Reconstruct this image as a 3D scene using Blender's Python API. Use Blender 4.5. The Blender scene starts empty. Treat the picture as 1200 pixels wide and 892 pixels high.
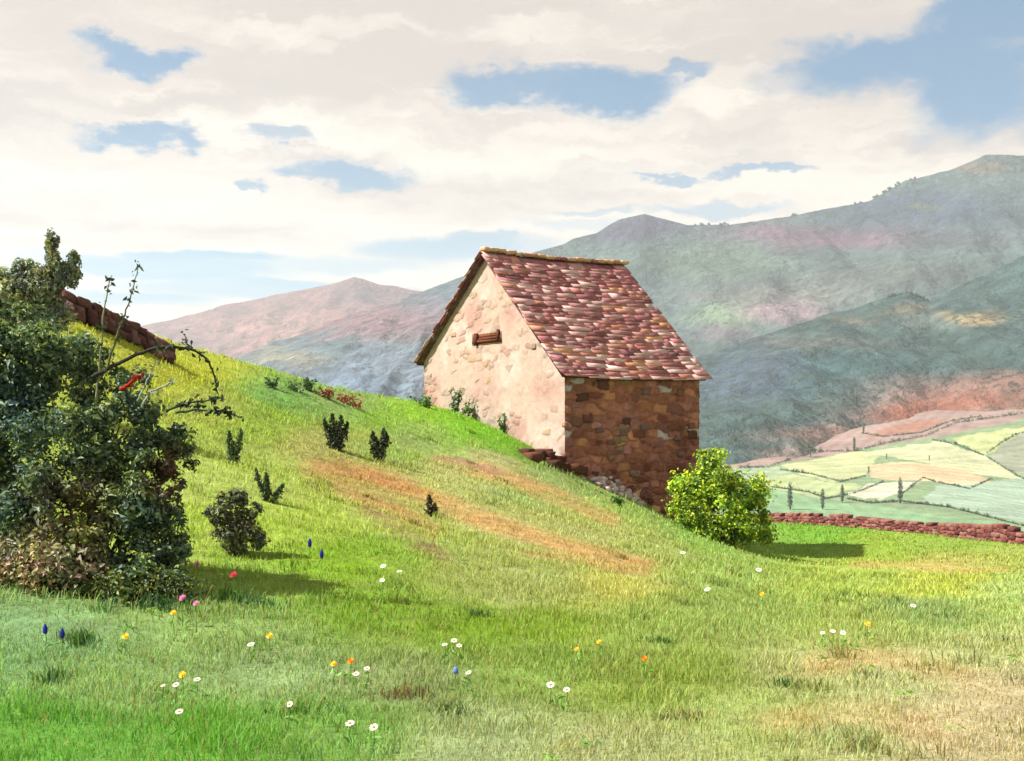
import bpy, math, random
import numpy as np
from mathutils import Vector, noise as mnoise

rng = np.random.default_rng(11)
random.seed(5)
S = bpy.context.scene
COL = S.collection

# ------------------------------------------------------------------ camera, sky, sun, exposure
FPX, HOR, CZ = 1400.0, 490.0, 1.7           # focal length in photo pixels, horizon row, eye height
cam_d = bpy.data.cameras.new('camera'); cam = bpy.data.objects.new('camera', cam_d); COL.objects.link(cam)
cam.location = (0, 0, CZ); cam.rotation_euler = (math.radians(90), 0, 0)
cam_d.sensor_width = 36; cam_d.lens = 36 * FPX / 1200; cam_d.shift_y = (HOR - 446) / 1200
cam_d.clip_start = 0.1; cam_d.clip_end = 30000
S.camera = cam
S.view_settings.view_transform = 'Standard'; S.view_settings.look = 'None'
S.view_settings.gamma = 1; S.view_settings.exposure = 1.5
S.view_settings.use_curve_mapping = False

SUN_EL = 48.0
SUN_H = Vector((-0.985, -0.17)).normalized()   # horizontal direction towards the sun
SUN_DIR = Vector((SUN_H.x * math.cos(math.radians(SUN_EL)), SUN_H.y * math.cos(math.radians(SUN_EL)), math.sin(math.radians(SUN_EL))))
sd = bpy.data.lights.new('sun', 'SUN'); sd.energy = 4.7; sd.angle = math.radians(0.6); sd.color = (1.0, 0.945, 0.86)
sun = bpy.data.objects.new('sun', sd); COL.objects.link(sun)
sun.rotation_euler = SUN_DIR.to_track_quat('Z', 'Y').to_euler(); sun.location = (-30, -10, 40)

CLOUD_L = 3.72      # cloud radiance before the background strength
BG = 0.1
W = bpy.data.worlds.new('World'); S.world = W; W.use_nodes = True
nt = W.node_tree; nt.nodes.clear()
def N(t, typ, **kw):
    n = t.nodes.new(typ)
    for k, v in kw.items(): setattr(n, k, v)
    return n
def L(t, a, b): t.links.new(a, b)
def M(t, op, a, b=None, c=None, clamp=False):
    n = t.nodes.new('ShaderNodeMath'); n.operation = op; n.use_clamp = clamp
    for i, v in enumerate((a, b, c)):
        if v is None: continue
        if isinstance(v, (int, float)): n.inputs[i].default_value = v
        else: L(t, v, n.inputs[i])
    return n.outputs[0]
def VM(t, op, a, b=None):
    n = t.nodes.new('ShaderNodeVectorMath'); n.operation = op
    for i, v in enumerate((a, b)):
        if v is None: continue
        if isinstance(v, (tuple, list)): n.inputs[i].default_value = v
        else: L(t, v, n.inputs[i])
    return n.outputs['Value'] if op in ('LENGTH', 'DOT_PRODUCT') else n.outputs[0]
def MIX(t, f, a, b, blend='MIX'):
    n = t.nodes.new('ShaderNodeMix'); n.data_type = 'RGBA'; n.blend_type = blend
    for s, v in ((n.inputs[0], f), (n.inputs[6], a), (n.inputs[7], b)):
        if isinstance(v, (int, float)): s.default_value = v
        elif isinstance(v, (tuple, list)): s.default_value = (*v[:3], 1)
        else: L(t, v, s)
    return n.outputs[2]
def NOISE(t, vec, scale, detail=4, rough=0.5, dist=0.0):
    n = t.nodes.new('ShaderNodeTexNoise'); n.inputs['Scale'].default_value = scale
    n.inputs['Detail'].default_value = detail; n.inputs['Roughness'].default_value = rough; n.inputs['Distortion'].default_value = dist
    if vec is not None: L(t, vec, n.inputs['Vector'])
    return n
def RANGE(t, v, a, b, c, d, smooth=True):
    n = t.nodes.new('ShaderNodeMapRange'); n.interpolation_type = 'SMOOTHSTEP' if smooth else 'LINEAR'
    for i, x in enumerate((v, a, b, c, d)):
        if isinstance(x, (int, float)): n.inputs[i].default_value = x
        else: L(t, x, n.inputs[i])
    return n.outputs[0]

sky = N(nt, 'ShaderNodeTexSky', sky_type='NISHITA'); sky.sun_disc = False
sky.sun_elevation = math.radians(SUN_EL); sky.sun_rotation = math.atan2(SUN_H.x, SUN_H.y)
sky.air_density = 1.0; sky.dust_density = 0.6; sky.ozone_density = 1.4
tc = N(nt, 'ShaderNodeTexCoord'); dirv = tc.outputs['Generated']
sx = N(nt, 'ShaderNodeSeparateXYZ'); L(nt, dirv, sx.inputs[0])
az = M(nt, 'ARCTAN2', sx.outputs[0], sx.outputs[1]); el = M(nt, 'ARCSINE', sx.outputs[2])
ae = N(nt, 'ShaderNodeCombineXYZ'); L(nt, az, ae.inputs[0]); L(nt, el, ae.inputs[1])
sc1 = VM(nt, 'MULTIPLY', ae.outputs[0], (1.0, 1.9, 1))
w1 = VM(nt, 'SUBTRACT', NOISE(nt, sc1, 14, 5, 0.6).outputs['Color'], (0.5, 0.5, 0.5))
w2 = VM(nt, 'SUBTRACT', NOISE(nt, sc1, 55, 4, 0.65).outputs['Color'], (0.5, 0.5, 0.5))
calm = RANGE(nt, el, 0.10, 0.24, 0.22, 1.0); cv_ = N(nt, 'ShaderNodeCombineXYZ'); L(nt, M(nt, 'ADD', M(nt, 'MULTIPLY', calm, 0.5), 0.5), cv_.inputs[0]); L(nt, calm, cv_.inputs[1])
wv = VM(nt, 'ADD', ae.outputs[0], VM(nt, 'MULTIPLY', cv_.outputs[0], VM(nt, 'ADD', VM(nt, 'MULTIPLY', w1, (0.10, 0.055, 0)), VM(nt, 'MULTIPLY', w2, (0.034, 0.022, 0)))))
# openings of blue between the clouds: azimuth / elevation, half width, half height, depth of blue
HOLES = [(158,66,62,20,1),(165,160,66,15,.95),(335,164,46,11,.7),(405,205,88,14,.9),(295,226,16,6,.8),
         (610,100,95,26,.95),(705,110,90,30,1),(790,84,50,12,.8),(1060,75,140,42,1),(1150,100,95,60,1),(1160,20,80,40,1),(975,92,50,16,.7),
         (785,208,52,6,.8),(893,199,55,7,.8),(850,245,95,8,.6),(190,312,160,15,.85),(300,338,170,12,.75),(110,348,130,10,.7),(400,310,130,10,.55),
         (530,290,120,17,.75),(690,262,90,9,.35),(60,300,60,12,.4),(240,300,100,7,.95),(200,322,120,6,.9),(330,332,90,6,.85),(170,348,90,6,.85),(560,280,70,6,.7),(700,245,60,4,.5)]
mask = None
for (px, py, rx, ry, st) in HOLES:
    a = math.atan((px - 600) / FPX); e = math.atan((HOR - py) / math.hypot(FPX, px - 600))
    d = VM(nt, 'MULTIPLY', VM(nt, 'SUBTRACT', wv, (a, e, 0)), (FPX / rx, FPX / ry, 0))
    m = RANGE(nt, VM(nt, 'LENGTH', d), 0.55, 1.25, st, 0.0)
    mask = m if mask is None else M(nt, 'MAXIMUM', mask, m)
bands = NOISE(nt, VM(nt, 'MULTIPLY', wv, (3.2, 30, 1)), 1.0, 6, 0.6).outputs['Fac']
puffs = NOISE(nt, VM(nt, 'MULTIPLY', wv, (9, 34, 1)), 1.0, 6, 0.6, 0.3).outputs['Fac']
tone = M(nt, 'ADD', M(nt, 'MULTIPLY', bands, 0.72), M(nt, 'MULTIPLY', puffs, 0.28))
dark = RANGE(nt, el, 0.13, 0.34, 0.0, 0.17, True)       # the cloud base greys towards the top
tone = M(nt, 'SUBTRACT', tone, dark)
cl = MIX(nt, RANGE(nt, tone, 0.30, 0.56, 0, 1), (0.68 * CLOUD_L, 0.585 * CLOUD_L, 0.52 * CLOUD_L), (1.03 * CLOUD_L, 0.915 * CLOUD_L, 0.775 * CLOUD_L))
blue = MIX(nt, RANGE(nt, el, 0.10, 0.24, 0, 1), (0.19 * 3.2, 0.50 * 3.2, 0.70 * 3.2), (0.075 * 3.2, 0.23 * 3.2, 0.40 * 3.2))
blue = MIX(nt, 0.82, sky.outputs[0], blue)
skyc = MIX(nt, mask, cl, blue)
bg = N(nt, 'ShaderNodeBackground'); bg.inputs[1].default_value = BG; L(nt, skyc, bg.inputs[0])
wo = N(nt, 'ShaderNodeOutputWorld'); L(nt, bg.outputs[0], wo.inputs[0])

HAZE_DENSITY = 0.00012

# ------------------------------------------------------------------ helpers
def lin(r, g, b):
    return tuple(((c / 255) / 12.92 if c / 255 <= 0.04045 else ((c / 255 + 0.055) / 1.055) ** 2.4) for c in (r, g, b))
def P(px, py, d): return np.array([(px - 600) / FPX * d, d, CZ + (HOR - py) / FPX * d])

def _hash(ix, iy, seed):
    h = (ix.astype(np.int64) * 374761393 + iy.astype(np.int64) * 668265263 + seed * 1274126177) & 0xFFFFFFFF
    h = ((h ^ (h >> 13)) * 1274126177) & 0xFFFFFFFF
    return ((h ^ (h >> 16)) & 0xFFFFFF) / float(0xFFFFFF)
def vnoise(x, y, seed=0):
    x = np.asarray(x, float); y = np.asarray(y, float)
    ix, iy = np.floor(x), np.floor(y); fx, fy = x - ix, y - iy
    fx = fx * fx * (3 - 2 * fx); fy = fy * fy * (3 - 2 * fy)
    a = _hash(ix, iy, seed); b = _hash(ix + 1, iy, seed); c = _hash(ix, iy + 1, seed); d = _hash(ix + 1, iy + 1, seed)
    return (a * (1 - fx) + b * fx) * (1 - fy) + (c * (1 - fx) + d * fx) * fy
def fbm(x, y, oct=4, seed=0, gain=0.5):
    s = 0; a = 1; t = 0
    for o in range(oct):
        s = s + a * vnoise(np.asarray(x) * 2 ** o + 17.3 * o, np.asarray(y) * 2 ** o - 9.1 * o, seed + o); t += a; a *= gain
    return s / t
def voronoi(x, y, seed=0):
    ix, iy = np.floor(x), np.floor(y)
    f1 = np.full(x.shape, 9.0); f2 = np.full(x.shape, 9.0); cid = np.zeros(x.shape)
    for dx in (-1, 0, 1):
        for dy in (-1, 0, 1):
            cx, cy = ix + dx, iy + dy
            jx = cx + 0.12 + 0.76 * _hash(cx, cy, seed); jy = cy + 0.12 + 0.76 * _hash(cx, cy, seed + 7)
            d = np.hypot(x - jx, y - jy); i = _hash(cx, cy, seed + 13)
            nearer = d < f1
            f2 = np.where(nearer, f1, np.minimum(f2, d)); cid = np.where(nearer, i, cid); f1 = np.where(nearer, d, f1)
    return f1, f2, cid

def mesh_np(name, V, faces, col=None, mat=None, parent=None, smooth=False):
    """faces: list of (n,k) integer arrays; col: (nv,3) colours per vertex."""
    me = bpy.data.meshes.new(name); V = np.asarray(V, np.float32)
    me.vertices.add(len(V)); me.vertices.foreach_set('co', V.ravel())
    faces = [np.asarray(f, np.int32) for f in faces if len(f)]
    loops = np.concatenate([f.ravel() for f in faces]); sizes = np.concatenate([np.full(len(f), f.shape[1], np.int32) for f in faces])
    starts = np.concatenate([[0], np.cumsum(sizes)[:-1]]).astype(np.int32)
    me.loops.add(len(loops)); me.loops.foreach_set('vertex_index', loops)
    me.polygons.add(len(sizes)); me.polygons.foreach_set('loop_start', starts); me.polygons.foreach_set('loop_total', sizes)
    if smooth: me.polygons.foreach_set('use_smooth', np.ones(len(sizes), bool))
    me.update(calc_edges=True); me.validate()
    if col is not None:
        at = me.color_attributes.new('Col', 'FLOAT_COLOR', 'POINT')
        c4 = np.ones((len(V), 4), np.float32); c4[:, :3] = col; at.data.foreach_set('color', c4.ravel())
    o = bpy.data.objects.new(name, me); COL.objects.link(o)
    if mat: me.materials.append(mat)
    if parent: o.parent = parent
    return o
def tag(o, label=None, cat=None, group=None, kind=None):
    for k, v in (('label', label), ('category', cat), ('group', group), ('kind', kind)):
        if v: o[k] = v
    return o
def thing(name, loc, label, cat, group=None):
    o = bpy.data.objects.new(name, None); COL.objects.link(o); o.location = loc; o.empty_display_size = 0.2
    return tag(o, label, cat, group)

class MB:
    """collects pieces into one mesh"""
    def __init__(s): s.V = []; s.Q = []; s.T = []; s.C = []; s.n = 0
    def add(s, V, Q=None, T=None, c=(.5, .5, .5)):
        V = np.asarray(V, float); c = np.asarray(c, float)
        s.V.append(V); s.C.append(np.broadcast_to(c, (len(V), 3)) if c.ndim == 1 else c)
        if Q is not None and len(Q): s.Q.append(np.asarray(Q) + s.n)
        if T is not None and len(T): s.T.append(np.asarray(T) + s.n)
        s.n += len(V)
    def box8(s, b, c):  # eight corners: bottom ring then top ring
        s.add(b, Q=[(3, 2, 1, 0), (4, 5, 6, 7), (0, 1, 5, 4), (1, 2, 6, 5), (2, 3, 7, 6), (3, 0, 4, 7)], c=c)
    def tube(s, pts, radii, c=(.5, .5, .5), k=7):
        pts = np.asarray(pts, float); n = len(pts); ring = []
        for i in range(n):
            t = pts[min(i + 1, n - 1)] - pts[max(i - 1, 0)]; t = t / (np.linalg.norm(t) + 1e-9)
            a = np.cross(t, (0.3, 0.9, 0.2)); a /= np.linalg.norm(a) + 1e-9; b = np.cross(t, a)
            for j in range(k):
                th = 2 * math.pi * j / k; ring.append(pts[i] + radii[i] * (math.cos(th) * a + math.sin(th) * b))
        Q = [(i * k + j, i * k + (j + 1) % k, (i + 1) * k + (j + 1) % k, (i + 1) * k + j) for i in range(n - 1) for j in range(k)]
        V = ring + [pts[0], pts[-1]]
        T = [(n * k, (j + 1) % k, j) for j in range(k)] + [(n * k + 1, (n - 1) * k + j, (n - 1) * k + (j + 1) % k) for j in range(k)]
        s.add(V, Q=Q, T=T, c=c)
    def build(s, name, mat, parent=None, origin=None, smooth=False):
        V = np.concatenate(s.V)
        if origin is not None: V = V - np.asarray(origin)
        o = mesh_np(name, V, [np.concatenate(s.Q) if s.Q else [], np.concatenate(s.T) if s.T else []], np.concatenate(s.C), mat, parent, smooth)
        if origin is not None and parent is None: o.location = origin
        return o

# a unit stone: subdivided cube pushed towards a rounded box
def _stone():
    import bmesh
    bm = bmesh.new(); bmesh.ops.create_cube(bm, size=2); bmesh.ops.subdivide_edges(bm, edges=bm.edges[:], cuts=3, use_grid_fill=True)
    V = np.array([v.co[:] for v in bm.verts]); Q = np.array([[v.index for v in f.verts] for f in bm.faces]); bm.free()
    r = np.linalg.norm(V, axis=1, keepdims=True)
    return V * 0.62 + V / r * 0.42, Q
STV, STQ = _stone()
def stone(mb, c, size, rz, col, rough=0.12, slope=0.0):
    V = STV.copy(); V *= 1 + rough * (rng.random((len(V), 1)) - 0.5)
    V += 0.12 * (rng.random(3) - .5) * V[:, [1, 2, 0]]
    V *= np.asarray(size) / 2
    tilt = (rng.random(2) - .5) * 0.25
    V[:, 2] += V[:, 0] * slope
    ca, sa = math.cos(rz), math.sin(rz); R = np.array([[ca, -sa, 0], [sa, ca, 0], [0, 0, 1]])
    V = V @ R.T; V[:, 2] += V[:, 0] * tilt[0] + V[:, 1] * tilt[1]
    mb.add(V + c, Q=STQ, c=np.asarray(col) * (0.9 + 0.2 * rng.random((len(V), 1))))

def leaves(pts, nrm, size, col, aspect=0.5, droop=0.25):
    """one folded rhombus per leaf"""
    n = len(pts); pts = np.asarray(pts, float); nrm = np.asarray(nrm, float)
    nrm = nrm / (np.linalg.norm(nrm, axis=1, keepdims=True) + 1e-9)
    r = rng.normal(size=(n, 3)); t = r - nrm * np.sum(r * nrm, 1, keepdims=True); t /= np.linalg.norm(t, axis=1, keepdims=True) + 1e-9
    b = np.cross(nrm, t); s = np.asarray(size).reshape(-1, 1) * np.ones((n, 1))
    V = np.empty((n, 4, 3))
    V[:, 0] = pts - t * s * .5; V[:, 1] = pts + b * s * aspect * .5 + nrm * s * .12; V[:, 2] = pts + t * s * .5 - nrm * s * droop; V[:, 3] = pts - b * s * aspect * .5 + nrm * s * .12
    i = np.arange(n)[:, None] * 4
    T = np.concatenate([i + [0, 1, 2], i + [0, 2, 3]])
    C = np.repeat(np.asarray(col) * np.ones((n, 3)), 4, axis=0)
    return V.reshape(-1, 3), T, C

def crown_points(blobs, n, shell=0.45, lump=0.22, seed=0):
    """points through a union of ellipsoids (cx,cy,cz,rx,ry,rz), denser near the outside, with an uneven outline"""
    B = np.array(blobs, float); vol = (B[:, 3] * B[:, 4] * B[:, 5]) ** (2 / 3); pr = vol / vol.sum()
    k = rng.choice(len(B), n, p=pr); d = rng.normal(size=(n, 3)); d /= np.linalg.norm(d, axis=1, keepdims=True)
    # sub-clumps: bunch the directions a little
    lumps = 1 + lump * (2 * fbm(d[:, 0] * 3 + k * 3.1, d[:, 1] * 3 + d[:, 2] * 2.3, 2, seed) - 1) * 1.8
    r = (1 - shell * rng.random(n) ** 1.6) * lumps
    p = B[k, :3] + d * B[k, 3:6] * r[:, None]
    nr = d + 0.9 * rng.normal(size=(n, 3)) * .6 + np.array([0, 0, .35])
    return p, nr, k, d

# ------------------------------------------------------------------ materials
def attr_mat(name, rough=0.85, var=0.25, scale=6.0, transl=0.0, bump=0.0, bscale=30.0, spec=0.2, coord='Object', tint2=None, speck=None):
    m = bpy.data.materials.new(name); m.use_nodes = True; t = m.node_tree
    b = t.nodes['Principled BSDF']; out = t.nodes['Material Output']
    a = N(t, 'ShaderNodeAttribute', attribute_name='Col')
    g = N(t, 'ShaderNodeNewGeometry')
    vec = g.outputs['Position']
    n = NOISE(t, vec, scale, 5, 0.6)
    f = RANGE(t, n.outputs['Fac'], 0.25, 0.75, 1 - var, 1 + var, False)
    c = MIX(t, 1.0, a.outputs['Color'], f, 'MULTIPLY')
    if tint2 is not None:
        n2 = NOISE(t, vec, tint2[1], 4, 0.6)
        c = MIX(t, RANGE(t, n2.outputs['Fac'], 0.48, 0.72, 0, tint2[2]), c, tint2[0])
    if speck is not None:
        n3 = NOISE(t, vec, speck[1], 3, 0.55); n4 = NOISE(t, vec, speck[1] / 9, 3, 0.5)
        c = MIX(t, M(t, 'MULTIPLY', RANGE(t, n3.outputs['Fac'], 0.54, 0.60, 0, speck[2]), RANGE(t, n4.outputs['Fac'], 0.42, 0.6, 0.1, 1)), c, speck[0])
    L(t, c, b.inputs['Base Color']); b.inputs['Roughness'].default_value = rough
    b.inputs['Specular IOR Level'].default_value = spec
    if bump > 0:
        nb = NOISE(t, vec, bscale, 6, 0.65); bp = N(t, 'ShaderNodeBump'); bp.inputs['Strength'].default_value = bump; bp.inputs['Distance'].default_value = 1.0 / bscale
        L(t, nb.outputs['Fac'], bp.inputs['Height']); L(t, bp.outputs[0], b.inputs['Normal'])
    if transl > 0:
        tr = N(t, 'ShaderNodeBsdfTranslucent'); L(t, MIX(t, 1.0, c, (1.05, 1.1, 0.6), 'MULTIPLY'), tr.inputs[0])
        mx = N(t, 'ShaderNodeMixShader'); mx.inputs[0].default_value = transl
        L(t, b.outputs[0], mx.inputs[1]); L(t, tr.outputs[0], mx.inputs[2]); L(t, mx.outputs[0], out.inputs[0])
    return m
MAT = dict(
    ground=attr_mat('meadow_ground', 0.95, 0.35, 3.0, 0, 0.6, 9.0, 0.05, tint2=((.10, .085, .04), 1.3, .35)),
    grass=attr_mat('grass_blade', 0.6, 0.15, 0.8, 0.42, spec=0.15),
    far=attr_mat('mountain_side', 0.95, 0.42, 0.05, 0, 0.75, 0.03, 0.05, tint2=((.045, .06, .045), .03, .55), speck=((.03, .045, .03), .11, .75)),
    valley=attr_mat('valley_field', 0.95, 0.16, 0.05, 0, 0.5, 0.2, 0.05),
    gable=attr_mat('lime_plaster', 0.9, 0.10, 5.0, 0, 0.35, 25, 0.1),
    stone=attr_mat('rubble_stone', 0.9, 0.30, 7.0, 0, 0.6, 22, 0.12),
    slate=attr_mat('stone_slate', 0.8, 0.25, 6.0, 0, 0.5, 25, 0.2, tint2=((.30, .26, .22), 3.0, .35)),
    wood=attr_mat('weathered_wood', 0.85, 0.35, 14.0, 0, 0.6, 40, 0.1),
    bark=attr_mat('bark', 0.9, 0.3, 20.0, 0, 0.6, 50, 0.1),
    leaf=attr_mat('leaf', 0.5, 0.22, 1.6, 0.28, spec=0.3),
    farleaf=attr_mat('far_leaf', 0.8, 0.2, 0.1, 0.15, spec=0.1),
    petal=attr_mat('petal', 0.6, 0.06, 40, 0.3, spec=0.1),
)

# ------------------------------------------------------------------ terrain of the near hill (thin plate spline through surveyed points)
PIX = [(-150,890,5.9),(0,890,5.9),(300,890,5.9),(600,890,5.9),(900,890,5.9),(1200,890,5.9),(1400,890,6.0),
 (0,800,7.6),(400,800,7.7),(800,800,7.8),(1200,800,8.0),
 (0,740,9.0),(300,740,9.3),(600,740,9.8),(900,740,10.5),(1200,740,11.5),
 (0,700,10),(200,700,10.5),(400,700,11.2),(600,700,12.5),(800,700,14),(1000,710,14),(1200,712,14.5),
 (1000,692,20),(1190,680,22),(1190,655,34),(1190,637,44),(1330,648,40),(905,614,58),(1050,623,50),(950,672,28),(890,656,34),(905,640,43),(905,625,51),(1050,660,30),(1050,690,20),
 (85,362,25),(0,325,24),(-100,300,24),(205,420,27),(255,441,28),(310,449,29),(370,458,30),(430,478,31.5),
 (392,530,24),(442,545,24),(300,560,18),(250,500,22),(150,480,20.5),(320,500,24),(500,605,20),(380,600,16.5),(272,655,12.5),(600,600,22),(700,640,20),(600,650,15.5),(450,650,13.5),(800,660,20),
 (780,614,34),(640,546,34),(560,505,35.5),(580,560,28),(500,530,29),(700,592,29),(497,474,39.1),(662,548,36),(785,606,38.4),(830,630,39.4),(500,492,35),(690,570,35)]
CP = [P(*q) for q in PIX]
CP += [np.array(q, float) for q in [(-8,-5,.3),(8,-5,-.3),(0,-12,0),(-15,0,1.2),(15,0,-.9),(-25,-12,2),(25,-12,-1),
 (-10,45,.5),(-4.5,46,.2),(0,47,-1),(-3,43.5,1.6),(5,46,-2.6),(8,46,-3.0),(-20,45,2),(-30,30,4),(-28,15,4),(-16,11,1.8),(-14,20,3.0),
 (14,75,-7.5),(25,72,-7.5),(0,75,-7),(-20,75,-5),(45,50,-5),(34,30,-2.6),(22,15,-1.3),(60,62,-8),(0,110,-15),(50,110,-15),(-50,110,-13),(-50,50,-1),(-50,0,4),(60,0,-3)]]
CP = np.array(CP)
def _tps_fit(P3, lam):
    XY = P3[:, :2] / 10; n = len(XY)
    d = np.linalg.norm(XY[:, None] - XY[None], axis=2); K = np.where(d > 0, d * d * np.log(d + 1e-12), 0) + lam * np.eye(n)
    A = np.zeros((n + 3, n + 3)); A[:n, :n] = K; A[:n, n] = 1; A[:n, n + 1:] = XY; A[n:, :n] = A[:n, n:].T
    return XY, np.linalg.solve(A, np.concatenate([P3[:, 2], np.zeros(3)]))
def _tps_eval(fit, x, y):
    XY, w = fit; x = np.asarray(x, float).ravel() / 10; y = np.asarray(y, float).ravel() / 10; out = np.empty(len(x)); n = len(XY)
    for i in range(0, len(x), 20000):
        a = x[i:i + 20000, None]; b = y[i:i + 20000, None]
        d2 = (a - XY[None, :, 0]) ** 2 + (b - XY[None, :, 1]) ** 2
        K = 0.5 * d2 * np.log(d2 + 1e-18)
        out[i:i + 20000] = K @ w[:n] + w[n] + x[i:i + 20000] * w[n + 1] + y[i:i + 20000] * w[n + 2]
    return out
FIT = _tps_fit(CP, 0.004)
GX0, GX1, GY0, GY1, GS = -50.0, 62.0, -12.0, 110.0, 0.32
gx = np.arange(GX0, GX1 + .01, GS); gy = np.arange(GY0, GY1 + .01, GS)
GXX, GYY = np.meshgrid(gx, gy)
GZ = _tps_eval(FIT, GXX, GYY).reshape(GXX.shape)
GZ += 0.13 * (fbm(GXX / 2.6, GYY / 2.6, 3, 3) - .5) + 0.04 * (fbm(GXX * 1.2, GYY * 1.2, 2, 9) - .5)
def H(x, y):
    x = np.asarray(x, float); y = np.asarray(y, float)
    u = np.clip((x - GX0) / GS, 0, len(gx) - 1.001); v = np.clip((y - GY0) / GS, 0, len(gy) - 1.001)
    i = u.astype(int); j = v.astype(int); a = u - i; b = v - j
    return (GZ[j, i] * (1 - a) + GZ[j, i + 1] * a) * (1 - b) + (GZ[j + 1, i] * (1 - a) + GZ[j + 1, i + 1] * a) * b
_ds = np.concatenate([np.arange(4, 30, .02), np.arange(30, 105, .06)])
def hit(px, py, lift=0.0):
    """where the meadow lies at this spot of the view: first crossing of the sight line with the ground"""
    x = (px - 600) / FPX * _ds; z = CZ + (HOR - py) / FPX * _ds - lift
    below = np.nonzero(z < H(x, _ds))[0]
    i = below[0] if len(below) else np.argmin(np.where(_ds < 40, z - H(x, _ds), 9))
    return np.array([x[i], _ds[i], float(H(x[i], _ds[i]))])

# meadow colours: swards of different grass, bare tan turf, flowering yellow patches
SW = [(60,860,(118,176,62),1.2),(250,865,(122,180,60),1.2),(150,800,(160,188,108),1),(330,790,(165,188,118),1),(60,760,(150,186,120),1),(380,850,(138,180,80),1),
 (560,860,(186,196,132),1),(700,870,(196,196,128),1),(480,800,(160,172,104),.7),(620,790,(160,184,84),1),(730,810,(158,176,72),1),(820,790,(158,176,70),1),
 (900,840,(190,200,112),1),(1000,860,(206,202,132),1.0),(1100,860,(218,194,142),1.1),(1180,820,(220,196,146),1.0),(1080,800,(210,208,142),1),(950,790,(204,202,128),1),(1180,760,(200,200,126),.7),(1000,740,(186,196,100),1),
 (450,720,(142,176,48),1),(560,735,(140,172,40),1.1),(660,730,(150,176,48),1),(300,730,(160,186,100),1),(760,725,(172,190,92),1),(880,720,(170,188,96),1),
 (400,660,(156,192,40),1.1),(470,650,(150,188,40),1.1),(350,620,(188,208,76),1.1),(300,560,(196,210,96),1.2),(230,480,(204,212,92),1.2),(330,690,(170,198,84),1),(240,620,(198,214,88),1),(130,400,(218,216,70),1.4),(200,440,(212,212,60),1.3),(300,500,(176,200,70),1),
 (420,470,(170,192,112),1),(330,470,(140,188,90),1),(480,510,(184,198,112),1),(430,570,(206,198,104),1.2),(460,610,(196,204,96),1.1),(500,640,(190,200,100),1),(540,575,(208,206,120),1.2),(600,610,(206,200,116),1.2),(690,620,(206,204,118),1.2),(740,600,(180,204,100),1),(640,570,(178,196,110),1),(560,540,(214,200,130),1.0),(380,520,(206,196,110),.9),
 (560,660,(190,194,104),1),(640,690,(190,194,110),1),(720,690,(214,204,100),1),(760,640,(190,196,104),1),(830,670,(178,198,100),1),(820,630,(164,200,90),1),
 (520,495,(146,208,34),2.2),(560,505,(146,208,34),2),(600,520,(140,200,40),2),(460,484,(160,210,50),1.6),(480,487,(176,210,50),1),(640,535,(110,150,40),.6),
 (960,630,(140,190,60),1.2),(1100,645,(164,192,70),1.1),(1010,650,(170,196,60),1),(1100,665,(216,200,110),1.1),(1000,665,(196,204,90),1),(1100,688,(212,216,84),1.3),(1000,685,(190,206,90),1),(1180,700,(196,212,120),1),(1080,715,(170,192,110),1)]
SWP = np.array([s[:2] for s in SW], float); SWC = np.array([lin(*s[2]) for s in SW]); SWW = np.array([s[3] for s in SW])
STREAKS = [([(366,552),(400,550),(440,556),(478,572)],13,(208,150,104),.85),([(395,572),(440,585),(480,606),(505,622)],9,(210,164,112),.75),([(425,598),(470,622),(520,655)],6,(176,136,110),.8),
 ([(500,585),(545,598),(600,618),(660,640),(750,664)],10,(224,178,120),.85),([(480,574),(530,590),(580,612)],9,(220,178,116),.8),([(556,549),(610,566),(663,585),(717,608)],8,(222,178,120),.85),([(505,536),(540,543),(585,556)],4,(206,160,130),.8),
 ([(620,650),(680,656),(730,672)],5,(214,176,120),.6),([(960,780),(1040,770),(1130,800)],14,(224,184,132),.5),([(900,850),(1000,838),(1090,858)],14,(226,184,136),.45),([(1000,662),(1080,664),(1170,668)],4,(222,184,120),.7)]
def sward(x, y, z):
    """base colour of the turf at world points (the patches are mapped once onto the ground)"""
    yy = np.maximum(y, 3.0); sc = FPX / yy
    wx = (fbm(x * .35, y * .35, 3, 21) - .5) * 70; wy = (fbm(x * .35 + 50, y * .35, 3, 22) - .5) * 24
    px = 600 + x * sc + wx; py = HOR - (z - CZ) * sc + wy
    out = np.empty((len(x), 3))
    for i in range(0, len(x), 40000):
        a = px[i:i + 40000, None]; b = py[i:i + 40000, None]
        d2 = ((a - SWP[None, :, 0]) / 70) ** 2 + ((b - SWP[None, :, 1]) / 26) ** 2
        w = SWW[None] / (0.06 + d2 ** 2.0)
        out[i:i + 40000] = (w @ SWC) / w.sum(1, keepdims=True) * np.array([.91, 1.02, 1.15])
    out = out * .94 + out.mean(1, keepdims=True) * np.array([.07, .08, .05])
    fx = px - wx * .75; fy = py - wy * .75
    for pl, wd, col, st_ in STREAKS:
        dmin = np.full(len(x), 1e9)
        for (x1, y1), (x2, y2) in zip(pl[:-1], pl[1:]):
            tt = np.clip(((fx - x1) * (x2 - x1) + (fy - y1) * (y2 - y1)) / ((x2 - x1) ** 2 + (y2 - y1) ** 2), 0, 1)
            dmin = np.minimum(dmin, np.hypot((fx - x1 - tt * (x2 - x1)) * .8, fy - y1 - tt * (y2 - y1)))
        w = np.clip(1.5 - dmin / wd, 0, 1) * st_ * np.clip(.35 + 1.5 * (fbm(x * .9, y * .9, 3, 27) - .2), 0, 1)
        out = out * (1 - w[:, None]) + np.array(lin(*col)) * w[:, None]
    return out
ALB = 0.66     # sunlit look -> base colour of the turf
vx, vy, vz = GXX.ravel(), GYY.ravel(), GZ.ravel()
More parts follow.
